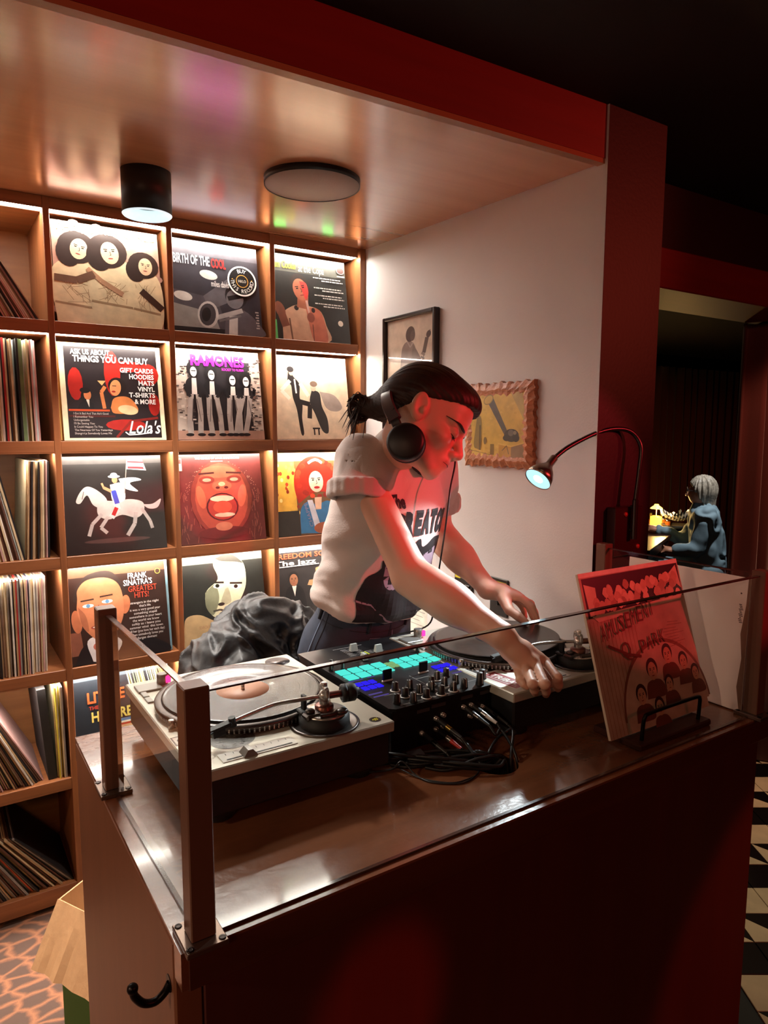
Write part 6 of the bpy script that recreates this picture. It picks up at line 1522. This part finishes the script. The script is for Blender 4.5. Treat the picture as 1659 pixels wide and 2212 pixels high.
def jacket():
    c = np.array([.80, -.50, .98])
    st = thing('bar_stool', 'dark stool behind the left turntable, under the heaped black jacket', 'stool', (.80, -.48, .0005))
    B().cyl(.17, .80, .835, 28, (.80, -.48, 0), .008).build('seat', mat('dark_plinth', '1a0f0b'), st)
    for a in range(4):
        x, y = .80 + .15 * cos(a * pi / 2 + .78), -.48 + .15 * sin(a * pi / 2 + .78); B().tube([(x * .85 + .12, y * .85 - .072, .80), (x, y, .0008)], .013, 8).build('leg', mat('dark_plinth', '1a0f0b'), st)
    f = Field(c - np.array([.26, .24, .16]), c + np.array([.30, .24, .22]), .0055)
    f.ell((.82, -.50, .90), (.17, .15, .07), None, .05); f.cone((.72, -.52, .90), (.84, -.48, 1.01), .10, .075, .08); f.cone((.84, -.48, 1.01), (.93, -.47, .97), .075, .08, .06); f.cone((.90, -.50, .95), (.98, -.46, .90), .09, .08, .06)
    f.cut((0, 0, .8365), (0, 0, -1))
    v_, q = f.mesh(); n = vnormals(v_, q); d = (v_ - c) @ np.array([.6, .3, 1.0])
    amp = np.clip((v_[:, 2] - .84) * 20, 0, 1); warp = np.stack([vnoise(v_, 6, i) for i in (1, 2, 3)], 1) * .16; pw_ = v_ + warp
    rid = lambda sc, sd: 1 - np.abs(2 * vnoise(pw_ * np.array([1, 1.0, .45]), sc, sd) - 1) * 1.6
    v_ = v_ + n * (amp * (.020 * rid(15, 4) + .016 * rid(30, 7) + .003 * rid(60, 8) + .02 * (vnoise(v_, 6, 6) - .5)))[:, None]
    o = skin_obj('black_jacket', [(v_, q)], mat('black_nylon', '0d0b0d', .45, spec=.5, bump=(45, .15)), None, (.82, -.5, .8365)); tag(o, 'shiny black jacket heaped behind the left turntable', 'jacket')
jacket()

# ------------------------------------------------------------------ dining room beyond the opening
velvet = mat('red_velvet', '4a0f0b', .85, sheen=.6, bump=(300, .1)); velvet_d = mat('dark_velvet', '5a1a10', .88, sheen=.4)
def curtain(label, p0, p1, z0, z1, pleats, amp, m, th=.012):
    t = thing('curtain', label, 'curtain', ((p0[0] + p1[0]) / 2, (p0[1] + p1[1]) / 2, z0))
    d = V((p1[0] - p0[0], p1[1] - p0[1], 0)); L_ = d.length; d.normalize(); n = V((-d.y, d.x, 0)); k = pleats * 12; rows = 5
    vs = []; fs = []
    for side in (0, 1):
        for r in range(rows + 1):
            z = z0 + (z1 - z0) * r / rows
            for i in range(k + 1):
                f = i / k; a = f * pleats * 2 * pi; w_ = amp * (sin(a) + .25 * sin(a * 2.3 + 1 + r * .15)) * (1.05 - .12 * r / rows)
                p = V((*p0, z)) + d * (f * L_) + n * (w_ + (th if side else 0)); vs.append(p)
    m_ = k + 1; o = (rows + 1) * m_
    for r in range(rows):
        for i in range(k):
            a = r * m_ + i; fs.append((a, a + 1, a + m_ + 1, a + m_)); fs.append((o + a + m_, o + a + m_ + 1, o + a + 1, o + a))
    for r in range(rows): a = r * m_; fs.append((a, a + m_, o + a + m_, o + a)); a += k; fs.append((a, o + a, o + a + m_, a + m_))
    for i in range(k): fs.append((i, o + i, o + i + 1, i + 1)); a = rows * m_ + i; fs.append((a, a + 1, o + a + 1, o + a))
    B().add(vs, fs, smooth=True).build('cloth', m, t)
    return t
curtain('dark red velvet curtain hanging beside the opening at the right edge', (3.06, -.70), (4.6, -.70), .01, 2.085, 13, .045, velvet)
curtain('dark pleated curtain across the far wall behind the seated diner', (5.3, 2.30), (9.3, 2.30), .012, 2.30, 30, .05, velvet_d)
def dining():
    t = thing('dining_table', 'dark wooden dining table with a shaped apron in front of the seated diner', 'table', (5.35, 1.36, 0))
    wd = mat('dark_table_wood', '3a1d14', .35, grain=('x', 14, .2))
    ux = nz((.90, .43, 0)); uy = nz((-.43, .90, 0)); O = on_plane(1447, 1157, 2, .755); O[2] = 0
    M_ = Matrix([[ux[0], uy[0], 0, O[0]], [ux[1], uy[1], 0, O[1]], [0, 0, 1, 0], [0, 0, 0, 1]])
    B(T=M_).box((-.85, 0, .725), (.08, .85, .755), .004).build('tabletop', wd, t)
    B(T=M_).box((-.83, .012, .67), (.03, .032, .7248)).prism([(0, 0)] * 0 or [(-.06, .012), (.03, .012), (.03, .03), (-.06, .03)], .61, .67).build('apron', wd, t)
    for x in (-.78, .02):
        for y in (.06, .78): B(T=M_).box((x - .03, y - .03, 0), (x + .03, y + .03, .7248), .004).build('leg', wd, t)
    zt = .7552
    W = lambda x, y, z=0: tuple(M_ @ V((x, y, zt + z)))
    PL, LB, BK, G1, G2, G3 = [tuple(float(q) for q in on_plane(u, w_, 2, .7552)) for u, w_ in ((1421, 1147), (1416, 1141), (1460, 1145), (1402, 1138), (1431, 1140), (1441, 1141))]
    p = thing('dinner_plate', 'round pale plate lit yellow on the near corner of the dining table', 'plate', PL)
    B().lathe([(.055, .0005), (.065, .003), (.135, .016), (.137, .018), (.07, .007), (0, .006)], 36, PL, cap=False).build('dish', mat('cream_china', 'd9cfa8', .3), p)
    l = thing('table_lamp', 'amber ribbed glass table lamp with small shade glowing on the dining table', 'lamp', LB)
    c = LB
    B().lathe([(.045, .0), (.045, .012), (.012, .02), (.0, .02)], 24, c, cap=False).build('foot', mat('clear_foot', 'b09a70', .2), l)
    am = mat('amber_glass', 'd98a22', .25, emit=((1, .42, .04), 3.2)); b = B(); n = 24
    for k in range(n):
        a = 2 * pi * k / n; b.cyl(.006, .03, .105, 6, (c[0] + .043 * cos(a), c[1] + .043 * sin(a), c[2]))
    tag(b.build('ribs', am, l), kind='stuff'); B().lathe([(.038, .022), (.042, .03), (.042, .105), (.03, .112), (0, .112)], 24, c, cap=False).build('glass_body', am, l)
    B().cyl(.004, .11, .19, 10, c).build('stem', mat('clear_foot', 'b09a70', .2), l)
    B().lathe([(.052, .175), (.05, .182), (.02, .205), (.018, .215), (0, .216)], 24, c, cap=False).build('shade', mat('lamp_shade', 'e8c04a', .4, emit=((1, .72, .12), 3.5)), l)
    pl = bpy.data.lights.new('table_lamp_light', 'POINT'); pl.energy = 26; pl.color = (1, .6, .2); pl.shadow_soft_size = .05; po = bpy.data.objects.new('table_lamp_light', pl); COL.objects.link(po); po.location = (c[0] - .02, c[1] - .09, c[2] + .15)
    gm = glassmat('tumbler_glass', (.95, .93, .9))
    for i, (x, y, h, lab) in enumerate(((*G1[:2], .13, 'tall clear glass left of the amber lamp'), (*G2[:2], .14, 'tall drink glass right of the amber lamp'), (*G3[:2], .11, 'short glass between the amber lamp and the basket'))):
        g = thing('drinking_glass', lab, 'glass', (x, y, .7552)); c2 = (x, y, .7552)
        B().lathe([(.026, .0005), (.030, .004), (.036, h), (.033, h), (.027, .008), (0, .008)], 24, c2, cap=False).build('tumbler', gm, g)
        B().cyl(.0265, .009, h * .55, 20, c2).build('drink', mat('amber_drink', '8a4a16', .15), g)
    k = thing('food_basket', 'black wire basket lined with black and white checked paper', 'basket', BK); c = BK
    B().lathe([(.085, .001), (.125, .05), (.128, .05), (.088, .0), (0, .001)], 28, c, cap=False).build('basket', mat('black_wire', '17130f', .45), k)
    pw = mat('check_white', 'd9d2cb', .7); pk = mat('check_black', '1a1617', .7); b = B(); N_ = 16
    rnd = random.Random(5)
    hgt = [[.075 + .06 * max(0, sin(j * .55 + i * .35)) + .012 * rnd.random() + (.0009 * ((i - 8) ** 2 + (j - 8) ** 2)) for j in range(N_ + 1)] for i in range(N_ + 1)]
    for i in range(N_):
        for j in range(N_):
            if (i - 7.5) ** 2 + (j - 7.5) ** 2 > 62: continue
            q = [(c[0] + (a - 8) * .0175, c[1] + (d - 8) * .0175, c[2] + hgt[a][d]) for a, d in ((i, j), (i + 1, j), (i + 1, j + 1), (i, j + 1))]; b.add(q, [(0, 1, 2, 3)], (i + j) % 2)
    tag(b.build('checked_paper', [pw, pk], k), kind='stuff')
dining()
def diner():
    gx = np.array(_R); vw = nz([-_F[0], -_F[1], 0]); lf = -gx     # she faces picture-left, back three-quarters to us
    fw = nz(lf * .93 - vw * .36); lt = np.cross(np.array([0, 0, 1.]), fw); up = np.array([0, 0, 1.])
    Hp = at(1532, 1205, 5.62); Hp[2] = .50
    t = thing('person', 'seated person with grey hair, glasses and a blue denim jacket at the dining table', 'person', (float(Hp[0]), float(Hp[1]), .001))
    sk = mat('skin_far', 'c4886a', .5); den = mat('light_denim', '7f98a6', .8, bump=(120, .05)); 
    sh = Hp + up * .44 + fw * .05; hd = Hp + up * .635 + fw * .09
    f = Field(Hp - np.array([.75, .75, .56]), Hp + np.array([.75, .75, .8]), .011)
    f.cone(Hp, sh, .12, .11, .05); f.cone(sh, hd - up * .05, .05, .045, .02); f.ell(hd, (.075, .085, .105), None, .02); f.ell(hd + fw * .03 - up * .03, (.055, .06, .075), None, .02); f.cone(hd + fw * .085, hd + fw * .105 - up * .03, .010, .012, .012)
    hands = []
    for sg in (-1, 1):
        s_ = sh + lt * sg * .16; e = s_ - up * .24 + fw * (.06 if sg > 0 else .12) + lt * sg * .04; w_ = e + fw * (.16 if sg > 0 else .22) + up * (-.03 if sg > 0 else .09) - lt * sg * .03
        f.cone(s_, e, .048, .042, .02); f.cone(e, w_, .04, .028, .02); f.ell(w_ + fw * .04, (.045, .045, .03), None, .015); hands.append((s_, e, w_))
        for q in range(4): f.cone(w_ + fw * .05 + lt * (.018 * (q - 1.5)), w_ + fw * .105 - up * .02 + lt * (.018 * (q - 1.5)), .010, .008, .003)
        f.cone(w_ + fw * .03 + up * .02, w_ + fw * .08 + up * .035, .011, .009, .004)
        kn = Hp + fw * .43 + lt * sg * .10; f.cone(Hp + lt * sg * .09, kn, .085, .062, .03); f.cone(kn, kn - up * .43 - fw * .04, .058, .042, .02)
    skin_obj('body', [f.mesh()], sk, t)
    # hair with strands
    f = Field(hd - .2, hd + .2, .006); f.ell(hd - fw * .018 + up * .02, (.098, .105, .112), None, .02); f.cone(hd - fw * .03 - up * .02, hd - fw * .04 - up * .115, .085, .07, .03)
    for sg in (-1, 1): f.cone(hd + lt * sg * .06 + up * .02, hd + lt * sg * .065 - up * .10 + fw * .01, .035, .028, .02)
    f.cut(hd + fw * .035 + up * .0, nz(fw - up * .55)); v_, q = f.mesh(); n = vnormals(v_, q); L_ = v_ - hd; a = np.arctan2(L_ @ lt, L_ @ fw)
    v_ = v_ + n * (.006 * np.sin(a * 17 + 5 * vnoise(v_, 12, 2)) + .004 * np.sin(a * 31))[:, None]
    skin_obj('hair', [(v_, q)], mat('grey_hair', '9a9184', .5, vary=(40, .4)), t)
    # jacket
    f = Field(Hp - .5, Hp + np.array([.5, .5, .6]), .010)
    f.loft(Hp + up * .02, lt, fw, up, [(0, .17, .125, 0, 0), (.2, .175, .13, 0, .02), (.38, .20, .125, 0, .045), (.46, .15, .11, 0, .05), (.52, .08, .075, 0, .06)], .03)
    for s_, e, w_ in hands: f.ell(s_ - lt * np.sign((s_ - sh) @ lt) * .01 + up * .01, (.088, .088, .08), None, .04); f.cone(s_, e, .078, .062, .03); f.cone(e, w_ - nz(w_ - e) * .02, .060, .046, .02)
    v_, q = f.mesh(); n = vnormals(v_, q); v_ = v_ + n * (.008 * np.sin(vnoise(v_, 9, 3) * 14))[:, None]; skin_obj('denim_jacket', [(v_, q)], den, t)
    f = Field(Hp - np.array([.7, .7, .5]), Hp + np.array([.7, .7, .15]), .011)
    f.loft(Hp - up * .06, lt, fw, up, [(0, .165, .13, 0, 0), (.09, .16, .12, 0, 0)], .03)
    for sg in (-1, 1): kn = Hp + fw * .43 + lt * sg * .10; f.cone(Hp + lt * sg * .09, kn, .092, .070, .03); f.cone(kn, kn - up * .38 - fw * .03, .066, .055, .02)
    skin_obj('jeans', [f.mesh()], den, t)
    for sg in (-1, 1):
        a = Hp + fw * .40 + lt * sg * .10; a[2] = .04; f = Field(a - .2, a + .25, .009); f.cone(a - fw * .05, a + fw * .14, .04, .034, .02); f.cone(a, a + up * .09, .045, .045, .02); f.cut((0, 0, .002), (0, 0, -1)); skin_obj('shoe', [f.mesh()], mat('black_shoe', '121112', .5), t)
    b = B(); g = mat('glasses_frame', '2a2222', .3)
    for sg in (-1, 1):
        c = hd + fw * .098 + lt * sg * .033 + up * .012; b.tube([c + lt * .026 * cos(u) + up * .02 * sin(u) for u in np.linspace(0, 2 * pi, 14)[:-1]], .0025, 5, closed=True); b.tube([c + lt * sg * .026, hd + lt * sg * .078 + fw * .0], .0025, 5)
    b.tube([hd + fw * .1 - lt * .008 + up * .014, hd + fw * .1 + lt * .008 + up * .014], .0025, 5); b.build('glasses', g, t)
    c = thing('dining_chair', 'dark chair with a curved metal back under the seated diner', 'chair', (float(Hp[0]), float(Hp[1]), .0005)); bk = mat('dark_plinth', '1a0f0b'); mt_ = mat('chair_metal', '6f6a62', .35, metal=.7)
    M_ = Matrix([[fw[0], lt[0], 0, Hp[0]], [fw[1], lt[1], 0, Hp[1]], [0, 0, 1, 0], [0, 0, 0, 1]])
    B(T=M_).box((-.2, -.2, .425), (.22, .2, .455), .01).build('seat', bk, c)
    for x in (-.18, .19):
        for y in (-.18, .18): B(T=M_).tube([(x, y, .425), (x * 1.1, y * 1.1, .001)], .012, 8).build('leg', mt_, c)
    B(T=M_).tube(spline([(-.19, -.19, .44), (-.23, -.2, .62), (-.26, -.15, .74), (-.28, 0, .78), (-.26, .15, .74), (-.23, .2, .62), (-.19, .19, .44)], 8), .013, 10).build('curved_back', mt_, c)
    B(T=M_).tube(spline([(-.25, -.16, .60), (-.29, 0, .61), (-.25, .16, .60)], 8), .018, 8).build('back_rail', bk, c)
diner()
